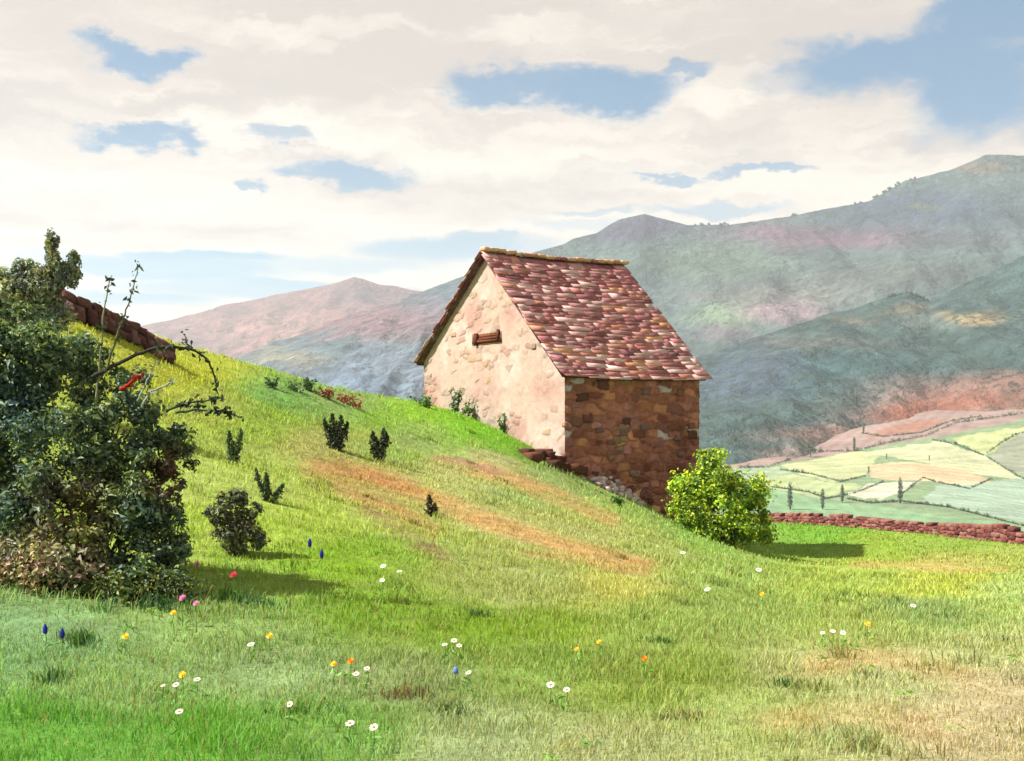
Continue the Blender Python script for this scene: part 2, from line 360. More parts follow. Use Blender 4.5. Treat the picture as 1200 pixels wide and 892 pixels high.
gc = sward(vx, vy, vz) * ALB
nx, ny = len(gx), len(gy)
ii = (np.arange(ny - 1)[:, None] * nx + np.arange(nx - 1)[None]).ravel()
g = mesh_np('ground', np.stack([vx, vy, vz], 1), [np.stack([ii, ii + 1, ii + nx + 1, ii + nx], 1)], gc * .64, MAT['ground'], smooth=True)
tag(g, 'rolling green meadow slope with tan worn patches', 'ground', kind='structure')

# ------------------------------------------------------------------ valley beyond the field wall
VP = [P(*q) for q in [(900,603,600),(1200,614,600),(700,603,620),(900,545,850),(1250,545,850),(900,508,1080),(1250,478,1050),(1080,500,1000),(700,520,1100),(700,560,800)]]
VP += [np.array(q, float) for q in [(-60,112,-22),(60,112,-22),(0,250,-40),(150,250,-42),(-200,250,-42),(0,430,-54),(180,430,-54),(-300,450,-60),(-300,900,-60),(-500,1300,-50),(-800,600,-60),(-1500,1400,-40),(0,1300,10),
      (900,200,-50),(900,600,-50),(900,1000,40),(0,-300,-50),(500,-300,-50),(-500,-300,-50),(-900,0,-50),(900,-200,-50),(1500,1400,60),(-1500,-300,-60),(1500,-300,-60)]]
VFIT = _tps_fit(np.array(VP) / np.array([10, 10, 1]), 0.0005)
def HV(x, y): return _tps_eval(VFIT, np.asarray(x) / 10, np.asarray(y) / 10)
FIELDS = [  # field corners on the far slope, colour of the crop
 ([(914,546),(1002,529),(1036,534),(1022,544),(1015,558),(975,565),(940,556)], (208,218,158)),
 ([(1022,544),(1069,541),(1136,551),(1163,565),(1146,573),(1096,565),(1019,561)], (230,206,160)),
 ([(1015,568),(1052,565),(1079,565),(1035,585),(995,581)], (228,222,196)),
 ([(1113,514),(1260,490),(1260,505),(1153,533)], (204,216,146)),
 ([(1009,531),(1103,516),(1153,534),(1192,558),(1240,570),(1157,558),(1069,539)], (216,222,172)),
 ([(1192,509),(1260,495),(1260,570),(1192,556),(1157,536)], (170,178,150)),
 ([(1163,565),(1192,561),(1260,570),(1260,625),(1136,598),(1079,588),(1100,570)], (176,204,176)),
 ([(880,560),(935,556),(975,566),(1010,570),(968,585),(905,572)], (196,214,150)),
 ([(870,575),(905,573),(968,587),(1000,592),(1192,615),(1260,640),(870,640)], (150,192,140)),
 ([(850,546),(912,547),(936,556),(880,559),(850,560)], (176,200,160)),
 ([(600,548),(850,548),(905,545),(1002,528),(1109,510),(1260,478),(1260,300),(600,300)], (184,156,146)),
 ([(1010,512),(1040,500),(1080,494),(1112,490),(1092,503),(1050,510)], (186,136,114)),
]
def inpoly(px, py, poly):
    r = np.zeros(px.shape, bool); n = len(poly)
    for i in range(n):
        x1, y1 = poly[i]; x2, y2 = poly[(i + 1) % n]
        c = (y1 > py) != (y2 > py)
        with np.errstate(divide='ignore', invalid='ignore'): r ^= c & (px < (x2 - x1) * (py - y1) / (y2 - y1 + 1e-12) + x1)
    return r
def grid_faces(nx, ny):
    i = (np.arange(ny - 1)[:, None] * nx + np.arange(nx - 1)[None]).ravel()
    return np.stack([i, i + 1, i + nx + 1, i + nx], 1)
# fine part (the visible fields), and a coarse sheet for the rest of the valley
def valley_sheet(name, xs, ys, dz=0.0):
    X, Y = np.meshgrid(xs, ys); Z = HV(X, Y).reshape(X.shape) + dz; Z = Z + 1.5 * (fbm(X / 60, Y / 60, 3, 5) - .5)
    x, y, z = X.ravel(), Y.ravel(), Z.ravel(); yy = np.maximum(y, 50)
    px = 600 + x * FPX / yy + (fbm(x / 18, y / 18, 4, 40) - .5) * 14; py = HOR - (z - CZ) * FPX / yy + (fbm(x / 18, y / 18, 4, 41) - .5) * 6
    c = np.tile(np.array(lin(150, 178, 130)), (len(x), 1))
    for poly, col in FIELDS: c[inpoly(px, py, poly)] = lin(*col)
    rowa = np.floor(fbm(x / 160, y / 160, 1, 61) * 6) * .6; c *= (1 + .07 * np.sin((x * np.cos(rowa) + y * np.sin(rowa) * .6) * 2 * math.pi / 9.0))[:, None]
    c = c * .86 + c.mean(1, keepdims=True) * .14; c *= (0.75 + .5 * fbm(x / 22, y / 12, 5, 44))[:, None] * 0.46
    o = mesh_np(name, np.stack([x, y, z], 1), [grid_faces(len(xs), len(ys))], c, MAT['valley'], smooth=True)
    return tag(o, 'patchwork fields on the far valley slope', 'fields', kind='structure')
valley_sheet('valley_ground', np.arange(-1600, 1601, 40.), np.arange(-400, 1401, 40.), -4.0)
valley_sheet('fields', np.arange(0, 620, 1.6), np.arange(470, 1300, 2.6))

# ------------------------------------------------------------------ mountains: ridges with a crest line, front and back flanks
def mountain(name, label, crest, d_front, z_front, d_back, base, patches, seed, relief=0.22, n=620, m=170, curve=1.15, mott=1.0, tone=.46):
    cr = np.array(crest, float); px = np.linspace(cr[0, 0], cr[-1, 0], n)
    py = np.interp(px, cr[:, 0], cr[:, 1]) + (fbm(px / 26, px * 0, 4, seed) - .5) * 5.0; dc = np.interp(px, cr[:, 0], cr[:, 2])
    t = np.concatenate([-np.linspace(1, 0, 16)[:-1], np.linspace(0, 1, m)])
    T, PX = np.meshgrid(t, px); DC = dc[:, None]; ZC = (CZ + (HOR - py) / FPX * dc)[:, None]
    az_ = (PX - 600) / FPX
    DF = np.interp(px, [q[0] for q in d_front], [q[1] for q in d_front])[:, None] if isinstance(d_front, list) else d_front
    D = np.where(T < 0, DC + (-T) * (d_back - DC), DC + T * (DF - DC))
    X = az_ * D; Y = D
    F = np.abs(T) ** (1 / curve) if curve > 1 else np.abs(T)
    prof = 1 - (np.abs(T) ** .92)
    Z = z_front + (ZC - z_front) * prof
    kern = np.hanning(121); kern /= kern.sum(); ZS = np.convolve(np.pad(ZC[:, 0], 60, mode='edge'), kern, 'valid')[:, None]
    ZL = ZC + (ZS - ZC) * np.clip(np.abs(T) * 3, 0, 1); Z = z_front + (ZL - z_front) * prof
    hgt = np.maximum(ZS - z_front, 40)
    wob = np.sin(np.clip(np.abs(T), 0, 1) * math.pi)
    k = 1 / (hgt.max() * .8)
    gul = np.sqrt((fbm(X * k * 1.7 + 3, Y * k * .7, 4, seed + 3) - .5) ** 2 + .0006) * 2
    Z = Z + hgt * relief * wob * (0.55 - gul * 1.5) + hgt * 0.05 * wob * (fbm(X * k * 6, Y * k * 6, 4, seed + 8) - .5)
    x, y, z = X.ravel(), Y.ravel(), Z.ravel()
    vpx = 600 + x * FPX / y; vpy = HOR - (z - CZ) * FPX / y
    c = np.tile(np.array(lin(*base)), (len(x), 1))
    wx = (fbm(x * k * 3, y * k * 3, 4, seed + 11) - .5) * 60; wy = (fbm(x * k * 3 + 9, y * k * 3, 4, seed + 12) - .5) * 26
    for (cx, cy, rx, ry, col, s) in patches:
        d = np.hypot((vpx + wx - cx) / rx, (vpy + wy - cy) / ry)
        w = .85 * s * np.clip(1.35 - d, 0, 1)[:, None]; w = w * w * (3 - 2 * w)
        c = c * (1 - w) + np.array(lin(*col)) * w
    c *= (1 + mott * .9 * (fbm(x * k * 9, y * k * 9, 5, seed + 20) - .5))[:, None]
    V = np.stack([x, y, z], 1)
    o = mesh_np(name, V, [grid_faces(len(t), n)], np.clip(c * tone, .005, 1), MAT['far'], smooth=True)
    tag(o, label, 'mountain', kind='structure')
    return lambda q: np.array([np.interp(q, px, az_[:, 0] * dc), np.interp(q, px, dc), np.interp(q, px, ZC[:, 0])])
top_far = mountain('far_hills', 'pink brown hill furthest away on the left', [(-400,420,4600),(60,405,4600),(190,378,4500),(260,357,4500),(330,344,4500),(385,333,4400),(415,324,4400),(445,333,4400),(480,340,4400),(560,352,4500),(760,360,4600)],
    3200, -40, 5600, (158,118,116), [(330,390,110,36,(186,142,132),1),(240,400,60,20,(160,128,128),.7),(430,345,40,14,(120,100,110),.6)], 100)
top_m2 = mountain('mountain_slope', 'grey green hill flank falling left behind the barn', [(-300,560,1900),(120,500,2000),(255,427,2200),(330,398,2300),(400,374,2350),(470,350,2400),(545,325,2450),(590,310,2450),(630,318,2450),(690,345,2450),(750,395,2450),(800,460,2450)],
    1150, -60, 3200, (104,120,128), [(430,375,140,24,(146,116,122),1),(330,420,60,14,(176,164,130),.6),(480,430,100,36,(122,134,150),1),(390,450,90,24,(118,138,160),1),(500,350,40,14,(120,110,124),.6)], 200, tone=.56)
top_m3 = mountain('mountains', 'long grey mountain with a purple heather crest', [(480,345,2700),(640,292,2850),(700,272,2900),(725,258,2900),(755,251,2900),(785,258,2900),(805,264,2900),(845,265,2900),(900,258,2900),(960,247,2900),(1020,235,2900),(1060,213,2900),(1100,203,2900),(1130,192,2900),(1155,182,2900),(1200,182,2900),(1300,170,2900),(1600,190,2900)],
    2050, -40, 3900, (112,132,130), [(740,270,70,20,(104,92,120),1),(960,278,140,20,(146,112,132),1),(1080,245,150,30,(88,100,122),1),(830,310,130,20,(124,144,118),.8),(920,345,130,16,(158,156,144),.8),(960,330,120,16,(140,142,140),.7),
     (1160,195,40,9,(164,144,120),.8),(860,370,50,18,(146,172,134),.9),(920,365,60,18,(176,152,160),1),(850,390,40,12,(156,140,150),.7),(720,330,80,30,(104,122,128),.8),(1070,245,30,4,(140,146,90),.6),(1130,280,90,14,(100,98,112),.7),(1060,320,80,20,(120,122,112),.6)], 300, relief=.21, tone=.38)
top_m4 = mountain('hills', 'dark teal hillside with reddish lower ground on the right', [(560,520,1200),(700,470,1250),(820,417,1330),(860,405,1350),(920,384,1380),(975,366,1400),(1010,360,1400),(1040,347,1400),(1065,343,1400),(1090,352,1400),(1130,333,1400),(1160,320,1400),(1195,300,1400),(1300,262,1400),(1600,240,1400)],
    [(560,700),(860,740),(930,800),(1010,900),(1090,950)], -60, 2000, (90,114,112), [(1000,440,170,36,(82,116,118),.9),(880,440,80,44,(98,112,132),.9),(1060,360,40,12,(150,136,112),.7),(1090,375,40,10,(150,162,152),.7),(1140,370,36,6,(196,176,136),.9),(950,400,120,12,(124,120,116),.6),(1000,375,40,8,(140,130,112),.6),
     (1140,470,150,34,(166,132,120),1),(1090,492,110,18,(172,144,134),1),(1150,480,120,24,(166,128,114),1),(1070,484,60,14,(190,120,94),1),(1140,475,70,12,(186,126,104),.9),(985,512,60,14,(172,150,138),1),(930,532,50,10,(176,156,146),1),(1180,450,50,14,(176,134,120),.8),(1040,512,160,12,(176,142,128),.95)], 400, relief=.19, tone=.42)

# haze: the air between here and the mountains
hz = bpy.data.meshes.new('haze')
hb = [(-4000, -500, -75), (4000, -500, -75), (4000, 6200, -75), (-4000, 6200, -75), (-4000, -500, 760), (4000, -500, 760), (4000, 6200, 760), (-4000, 6200, 760)]
hz.from_pydata(hb, [], [(3, 2, 1, 0), (4, 5, 6, 7), (0, 1, 5, 4), (1, 2, 6, 5), (2, 3, 7, 6), (3, 0, 4, 7)])
hm = bpy.data.materials.new('haze_air'); hm.use_nodes = True; t = hm.node_tree; t.nodes.clear()
pv = N(t, 'ShaderNodeVolumePrincipled'); pv.inputs['Color'].default_value = (.78, .90, 1.0, 1); pv.inputs['Density'].default_value = HAZE_DENSITY; pv.inputs['Anisotropy'].default_value = 0.2
ho = N(t, 'ShaderNodeOutputMaterial'); L(t, pv.outputs[0], ho.inputs['Volume'])
hz.materials.append(hm); ho_ = bpy.data.objects.new('haze', hz); COL.objects.link(ho_)
tag(ho_, 'thin pale haze over the valley', 'haze', kind='stuff')

# ------------------------------------------------------------------ the stone barn
ANG = math.radians(55)
Vd = np.array([math.sin(ANG), math.cos(ANG), 0]); Ud = np.array([-math.cos(ANG), math.sin(ANG), 0])   # along the ridge / along the gable towards the left
Zd = np.array([0, 0, 1.0])
C0 = P(662, 545, 36.0); C0z = C0[2]
def on_line(px, o, d):      # parameter along a horizontal line where it stands at this column of the view
    k = (px - 600) / FPX
    return (k * o[1] - o[0]) / (d[0] - k * d[1])
def z_at(py, y): return CZ + (HOR - py) / FPX * y
GWID = on_line(497, C0, Ud); SLEN = on_line(819, C0, Vd)
def gp(u, v, z): p = C0 + Ud * u + Vd * v; return np.array([p[0], p[1], z])
ua = on_line(571, C0, Ud)
zE = z_at(437, 36.0)                                   # right eave height
zA = z_at(300, (C0 + Ud * ua)[1])                      # apex
zEl = z_at(424, (C0 + Ud * GWID)[1])                   # left eave
slopeR = (zA - zE) / ua; slopeL = (zA - zEl) / (GWID - ua)
def roofz(u): return np.where(u < ua, zE + slopeR * u, zA - slopeL * (u - ua))
ZB = -3.2
barn = thing('stone_barn', tuple(gp(GWID / 2, SLEN / 2, C0z)), 'old stone barn with cream plastered gable and purple slate roof', 'barn')
BO = np.array(barn.location)

STONES_B = [lin(*c) for c in ((124,82,70),(112,72,60),(130,88,76),(116,80,76),(138,94,78),(104,64,54),(126,88,86),(140,98,74))]
def wall_sheet(name, mat, o, ud, length, zb, ztop, nrm, cu, cv, depth, colf, seed, du=0.028, hole=None):
    nu = int(length / du); zt_max = float(np.max(ztop(np.linspace(0, length, 200)))); nv = int((zt_max - zb) / du)
    u = np.linspace(0, length, nu); s = np.linspace(0, 1, nv); U, Sv = np.meshgrid(u, s)
    Zt = ztop(U); Z = zb + (Zt - zb) * Sv
    wu = (fbm(U * 2.2, Z * 2.2, 3, seed + 30) - .5) * .5; wz = (fbm(U * 2.2 + 7, Z * 2.2, 3, seed + 31) - .5) * .35
    row = np.floor((Z + wz * .5) / cv)
    f1, f2, cid = voronoi((U + wu * .5) / cu + row * .37, (Z + wz * .6) / cv, seed)
    e = np.clip((f2 - f1) / .30, 0, 1); e = e * e * (3 - 2 * e)
    dsp, c = colf(U, Z, e, cid, f1)
    edge = np.minimum(np.clip(U / .1, 0, 1), np.clip((length - U) / .1, 0, 1))
    dsp = dsp * depth * (0.3 + .7 * edge) + .02 * (fbm(U * 6, Z * 6, 3, seed + 40) - .5)
    Pw = o[None, None] + ud * U[..., None] + nrm * dsp[..., None]; Pw = np.array(Pw); Pw[..., 2] = Z
    F = grid_faces(nu, nv)
    if hole:
        uc = U.ravel()[F].mean(1); zc = Z.ravel()[F].mean(1)
        F = F[~((uc > hole[0]) & (uc < hole[1]) & (zc > hole[2]) & (zc < hole[3]))]
    return mesh_np(name, Pw.reshape(-1, 3) - BO, [F], c.reshape(-1, 3), mat, barn, True)
def palette(pal, cid):
    pal = np.array(pal); return pal[np.minimum((cid * len(pal)).astype(int), len(pal) - 1)]
def col_shade(U, Z, e, cid, f1):
    c = palette(STONES_B, cid) * (.75 + .5 * ((cid * 37.7) % 1))[..., None]
    odd = ((cid * 91.3) % 1); pale = np.array(lin(176, 144, 108)); grey = np.array(lin(150, 144, 150))
    c = np.where((odd > .972)[..., None], pale, c); c = np.where(((odd > .945) & (odd < .978))[..., None], grey, c)
    mortar = np.array(lin(126, 84, 70))
    c = mortar * (1 - e[..., None]) + c * e[..., None]
    st = fbm(U * .9, Z * .9, 4, 77)[..., None]
    return e * (.6 + .8 * ((cid * 17.3) % 1)), c * (.5 + .9 * st) * 1.22
def col_gable(U, Z, e, cid, f1):
    pl = np.array(lin(230, 204, 188)); pk = np.array(lin(222, 180, 168)); wh = np.array(lin(238, 220, 208))
    a = fbm(U * .8, Z * .8, 4, 51)[..., None]; b = fbm(U * 1.6 + 9, Z * 1.6, 4, 52)[..., None]
    c = pl + (pk - pl) * np.clip((a - .45) * 4, 0, 1); c = c + (wh - c) * np.clip((b - .5) * 4, 0, 1)
    expo = ((cid * 91.3) % 1) + .55 * (fbm(U * .7 + 3, Z * .7, 3, 53) - .5) - .10 * np.clip((U - GWID * .6) / GWID, 0, 1)
    low = np.clip((0.9 - (Z - (C0z + .35 * U))) / 1.2, 0, 1) * .30; left = np.clip((U - GWID + .7) / .7, 0, 1) * .35
    expo = expo + low + left
    shown = np.clip((expo - .79) * 8, 0, 1) * np.clip((e - .2) * 2, 0, 1)
    sc = palette([lin(216,172,148), lin(206,160,146), lin(218,182,140), lin(196,156,142), lin(200,176,162), lin(226,188,162)], (cid * 7.77) % 1)
    lw = (left[..., None] / .35) ; sc = sc * (1 - .45 * lw)
    c = c * (1 - .72 * shown[..., None]) + sc * .72 * shown[..., None]
    line = np.clip((expo - .72) * 8, 0, 1) * np.clip(1 - np.abs(e - .25) * 4, 0, 1)
    c = c * (1 - .35 * line[..., None])
    damp = np.clip((fbm(U * 1.3, Z * 1.3, 4, 57) - .52) * 4, 0, 1) * np.clip(low * 3, 0, 1)
    c = c * (1 - .4 * damp[..., None]) + np.array(lin(140, 136, 130)) * .4 * damp[..., None]
    return .25 + .4 * shown * e - .12 * line + .25 * (fbm(U * 3, Z * 3, 3, 58) - .5), c * .46
GN = -Vd; SN = -Ud
hu = on_line(571, C0, Ud); hw = .82; hz0, hz1 = z_at(402, (C0 + Ud * hu)[1]), z_at(391, (C0 + Ud * hu)[1])
wall_sheet('gable_wall', MAT['gable'], C0, Ud, GWID, ZB, lambda u: roofz(u) + .02, GN, .34, .24, .045, col_gable, 3, hole=(hu - hw, hu + hw, hz0, hz1))
wall_sheet('side_wall', MAT['stone'], C0, Vd, SLEN, ZB, lambda u: np.full_like(u, zE + .02, dtype=float), SN, .50, .27, .055, col_shade, 8)
wall_sheet('back_wall', MAT['stone'], C0 + Vd * SLEN, Ud, GWID, ZB, lambda u: roofz(u) + .02, Vd, .40, .22, .06, col_shade, 12, du=.06)
wall_sheet('side_wall', MAT['stone'], C0 + Ud * GWID, Vd, SLEN, ZB, lambda u: np.full_like(u, zEl + .02, dtype=float), Ud, .40, .22, .06, col_shade, 15, du=.06)
# the slot in the gable: dark recess, a rough wooden board and lintel
wn = MB(); 
def boxuv(mb, u0, u1, v0, v1, z0, z1, c, jit=0.0):
    b = [gp(u0, v0, z0), gp(u1, v0, z0), gp(u1, v1, z0), gp(u0, v1, z0), gp(u0, v0, z1), gp(u1, v0, z1), gp(u1, v1, z1), gp(u0, v1, z1)]
    b = np.array(b) + (rng.random((8, 3)) - .5) * jit; mb.box8(b, c)
boxuv(wn, hu - hw - .04, hu + hw + .04, .30, .34, hz0 - .04, hz1 + .04, lin(40, 26, 22))
boxuv(wn, hu - hw - .05, hu - hw - .004, -.03, .30, hz0 - .03, hz1 + .03, lin(120, 90, 74))
boxuv(wn, hu + hw + .004, hu + hw + .05, -.03, .30, hz0 - .03, hz1 + .03, lin(120, 90, 74))
boxuv(wn, hu - hw - .03, hu + hw + .03, -.025, .30, hz0 - .05, hz0 - .003, lin(150, 112, 90))
win = wn.build('window', MAT['wood'], barn, BO)
lm = MB()
for k in range(3):
    boxuv(lm, hu - hw + .03 * k - .02, hu + hw - .05 * k, -.07 + .03 * k, .0 + .03 * k, hz0 + .02 + k * .09, hz0 + .10 + k * .095, lin(*((96,52,36),(84,46,34),(110,62,42))[k]), .03)
boxuv(lm, hu + hw - .30, hu + hw - .16, -.09, -.02, hz0 - .06, hz1 + .04, lin(80, 44, 32), .02)
boxuv(lm, hu - hw + .06, hu - hw + .16, -.09, -.02, hz0 + .05, hz1 + .10, lin(80, 44, 32), .02)
lm.build('board', MAT['wood'], win, BO)

# roof: two slopes of overlapping irregular stone slates on a solid deck, plus ridge stones
OVF, OVB, OVE = .20, .18, .28      # overhang at front verge, rear verge, eaves
ROOFC = [lin(*c) for c in ((150,98,102),(142,88,92),(164,114,116),(132,82,82),(176,128,128),(124,78,82),(184,146,144),(196,164,160),(156,96,92),(168,108,106),(160,106,110),(150,94,98),(178,122,104))]
def roof_slope(name, su, ue, zr, ze, dirsign, seed):
    """su: ridge u, ue: eave u (overhang included)"""
    r = np.random.default_rng(seed)
    def pt(a, s): # a along ridge 0..1, s down slope 0..1
        v = -OVF + a * (SLEN + OVF + OVB); u = su + (ue - su) * s
        z = zr + (ze - zr) * s - .07 * math.sin(a * math.pi) * (1 - s * .4) + .03 * (vnoise(a * 5., s * 3., seed) - .5)
        return gp(u, v, float(z))
    nrm = np.cross(Vd, gp(ue, 0, ze) - gp(su, 0, zr)); nrm /= np.linalg.norm(nrm)
    if nrm[2] < 0: nrm = -nrm
    mb = MB(); k = 14
    # deck
    for i in range(k):
        a0, a1 = i / k, (i + 1) / k
        A, B_, C_, D_ = pt(a0, 0), pt(a1, 0), pt(a1, 1), pt(a0, 1)
        low = [q - nrm * .10 for q in (A, B_, C_, D_)]
        mb.box8(np.array(low + [A, B_, C_, D_]), lin(84, 50, 44))
    ln = np.linalg.norm(pt(0, 1) - pt(0, 0)); wd = SLEN + OVF + OVB; rows = int(ln / .17)
    for j in range(rows + 1):
        s0 = j / (rows + .3) ; x = -.01 - r.random() * .12
        while x < wd - .02:
            w = .30 + .62 * r.random() ** 1.2; a0 = max((x + .004) / wd, -.02 - r.random() * .01); a1 = min((x + w - .008) / wd, 1.02 + r.random() * .012)
            x += w
            if a1 <= a0: continue
            h = .29 + .10 * r.random(); th = .013 + .012 * r.random()
            s1 = min(s0 + h / ln, 1.0 + r.random() * .02); sm = (a0 + a1) / 2
            lift0, lift1 = .004, .024 + .014 * r.random()
            js = (r.random() - .5) * .05 / ln if 0 < j < rows else 0.0
            s0j, s1 = max(s0 + js, 0), s1 + js + (r.random() * .03 / ln)
            A, B_, C_, D_ = pt(a0, s0j), pt(a1, s0j), pt(a1, s1), pt(a0, s1)
            jit = lambda: (pt(.5, 1) - pt(.5, 0)) / ln * (r.random() - .5) * .05
            C_ = C_ + jit(); D_ = D_ + jit()
            bot = [A + nrm * lift0, B_ + nrm * lift0, C_ + nrm * lift1, D_ + nrm * lift1]
            topv = [q + nrm * th * (.8 + .4 * r.random()) for q in bot]
            c = np.array(ROOFC[r.integers(len(ROOFC))]) * (.8 + .4 * r.random())
            if s0 > .6 and r.random() < .13: c = np.array(lin(200, 166, 162))
            if s0 > .35 and r.random() < .07: c = np.array(lin(194, 160, 158))
            if r.random() < .018: c = np.array(lin(196, 146, 108))
            mb.box8(np.array(bot + topv), c * .92)
    return mb.build(name, MAT['slate'], barn, BO)
roof_slope('roof_slope', ua, -OVE / math.sqrt(1 + slopeR ** 2), zA + .12, zE + .12 - OVE * slopeR / math.sqrt(1 + slopeR ** 2), 1, 71)
roof_slope('roof_slope', ua, GWID + OVE / math.sqrt(1 + slopeL ** 2), zA + .12, zEl + .12 - OVE * slopeL / math.sqrt(1 + slopeL ** 2), -1, 72)
rm = MB(); x = -OVF
while x < SLEN + OVB - .05:
    w = .22 + .2 * rng.random(); pal = ((206,166,124),(186,136,108),(156,110,102),(204,160,116),(198,176,150))
    stone(rm, gp(ua, x + w / 2, zA + .20 - .07 * math.sin((x + OVF) / (SLEN + .4) * math.pi) + .015 * rng.random()), (w * 1.05, .34, .13), math.pi / 2 - ANG, np.array(lin(*pal[rng.integers(5)])) * .8)
    x += w
rm.build('ridge_cap', MAT['slate'], barn, BO, True)
# corner stones, proud of the two visible faces
qm = MB(); z = C0z - .5; k = 0
while z < zE - .2:
    h = .17 + .10 * rng.random(); lu = (.34, .2)[k % 2] + .1 * rng.random(); lv = (.2, .36)[k % 2] + .1 * rng.random()
    for (cu_, cv_, su_, sv_, zt) in ((0, 0, 1, 1, zE - .15), (GWID, 0, -1, 1, zEl - .15), (0, SLEN, 1, -1, zE - .15)):
        if z + h > zt: continue
        b0_ = -.012 - .03 * rng.random(); c = np.array(lin(*((176,136,112),(150,108,92),(166,124,104),(190,152,124),(140,104,92))[rng.integers(5)])) * .62
        us = sorted((cu_ + su_ * b0_, cu_ + su_ * lu * (.7 + .5 * rng.random()))); vs = sorted((cv_ + sv_ * b0_, cv_ + sv_ * lv * (.7 + .5 * rng.random())))
        if rng.random() < .40: stone(qm, (gp(us[0], vs[0], z + h / 2) + gp(us[1], vs[1], z + h / 2)) / 2, (us[1] - us[0], vs[1] - vs[0], h * .96), math.atan2(Ud[1], Ud[0]), c, .10)
    z += h; k += 1
qm.build('quoin', MAT['stone'], barn, BO, True)
# single stones standing proud of the two visible walls
pm_ = MB()
for i in range(5):
    u = .3 + (GWID - .6) * rng.random(); z = C0z + .35 * u + rng.random() * (float(roofz(u)) - C0z - .35 * u - .3)
    if abs(u - hu) < .8 and abs(z - hz0) < .4: continue
    w_ = .16 + .2 * rng.random(); stone(pm_, gp(u, .02, z), (w_, .11, w_ * (.5 + .3 * rng.random())), math.atan2(Ud[1], Ud[0]), np.array(lin(*((214,182,156),(206,166,148),(216,188,156),(194,164,150))[rng.integers(4)])) * .48, .25)
for i in range(46):
    v = .25 + (SLEN - .5) * rng.random(); z = -2 + (zE - .2 + 2) * rng.random(); w_ = .2 + .28 * rng.random()
    stone(pm_, gp(.0, v, z), (w_, .17, w_ * (.45 + .3 * rng.random())), math.atan2(Vd[1], Vd[0]), np.array(lin(*((150,110,90),(128,88,76),(166,140,120),(140,116,112),(164,132,100),(112,76,66))[rng.integers(6)])) * .5, .25)
pm_.build('wall_stone', MAT['stone'], barn, BO, True)

# rubble heap and dark ledge at the foot of the barn
def heap(name, label, pts, sizes, pals, cat):
    base = hit(*pts[len(pts) // 2][:2]); mb = MB()
    for (px, py) in pts:
        for _ in range(3):
            p = hit(px + rng.normal() * 3, py + rng.normal() * 2.5); s = sizes * (.6 + .8 * rng.random())
            stone(mb, p + np.array([0, 0, s * .18]), (s * 1.3, s, s * .75), rng.random() * 3, np.array(lin(*pals[rng.integers(len(pals))])) * .6, .2)
    return tag(mb.build(name, MAT['stone'], None, base, True), label, cat)
rb_m = MB(); rb_p = ((222,212,208),(206,190,188),(188,156,156),(232,226,220)); rb0 = C0 + Vd * 1.8 + SN * .4; rb0[2] = float(H(rb0[0], rb0[1]))
for k in range(90):
    v = .85 + 1.9 * rng.random(); f = rng.random() ** 1.3; p = C0 + Vd * v + SN * (.08 + .55 * f); s_ = .08 + .13 * rng.random()
    p[2] = float(H(p[0], p[1])) + .42 * (1 - f) * rng.random() * math.sin((v - .85) / 1.9 * math.pi) + .03
    stone(rb_m, p, (s_ * 1.3, s_, s_ * .75), rng.random() * 3, np.array(lin(*rb_p[rng.integers(4)])) * .62, .22)
tag(rb_m.build('rubble_heap', MAT['stone'], None, rb0, True), 'heap of whitish rubble against the shaded barn wall', 'rubble')
heap('stone_ledge', 'dark brown stone ledge below the barn corner', [(622,534),(632,538),(642,541),(652,544),(662,548),(670,552)], .34, ((96,60,44),(84,52,40),(110,70,52)), 'ledge')

# ------------------------------------------------------------------ dry stone walls
def dry_wall(name, label, line, h, thick, pals, stonew):
    """line: list of world points along the wall foot"""
    Lp = np.array(line); mb = MB(); seg = np.linalg.norm(np.diff(Lp[:, :2], axis=0), axis=1); cum = np.concatenate([[0], np.cumsum(seg)])
    base = Lp[len(Lp) // 2].copy()
    def at(s): return np.array([np.interp(s, cum, Lp[:, 0]), np.interp(s, cum, Lp[:, 1])])
    rows = max(2, int(round(h / (stonew * .55)))); hh = h / rows
    for r_ in range(rows):
        s = -rng.random() * stonew
        while s < cum[-1]:
            w = stonew * (.7 + .8 * rng.random()); p = at(np.clip(s + w / 2, 0, cum[-1])); q = at(np.clip(s + w / 2 + .3, 0, cum[-1] + .3)); q0 = at(max(s + w / 2 - .3, 0))
            rz = math.atan2(q[1] - q0[1], q[0] - q0[0]); big = .8 + .5 * vnoise(s * .5, r_ * 0., 5)
            if r_ == rows - 1 and rng.random() < .16: s += w; continue
            z = float(H(p[0], p[1])) + hh * (r_ + .4) * big
            th = thick * (1 - .25 * r_ / rows)
            stone(mb, np.array([p[0], p[1], z]), (w * 1.08, th * (.9 + .25 * rng.random()), hh * 1.25 * big), rz + rng.normal() * .08, np.array(lin(*pals[rng.integers(len(pals))])) * .62, .2, slope=float(H(q[0], q[1]) - H(q0[0], q0[1])) / (math.hypot(q[0] - q0[0], q[1] - q0[1]) + 1e-6))
            s += w
    return tag(mb.build(name, MAT['stone'], None, base, True), label, 'stone wall')
PURP = ((118,82,78),(106,72,72),(128,94,88),(96,64,64),(132,102,100))
pts = [hit(px, py) for px, py in ((60,356),(85,372),(110,383),(140,395),(165,406),(185,417),(198,424))]
dry_wall('stone_wall', 'purple brown dry stone wall on the hill crest behind the bush', pts, .37, .45, PURP, .20)
pts = [P(px, py, d) for px, py, d in ((850,612,61),(905,613,58),(960,616,55.5),(1010,619,53),(1050,622,50.5),(1100,627,48.5),(1150,632,46),(1190,636.5,44),(1260,643,41.5),(1340,650,39))]
dry_wall('stone_wall', 'long low reddish dry stone wall closing the lower meadow', pts, .52, .5, ((140,84,78),(120,72,68),(152,100,90),(112,66,64),(150,106,98)), .24)

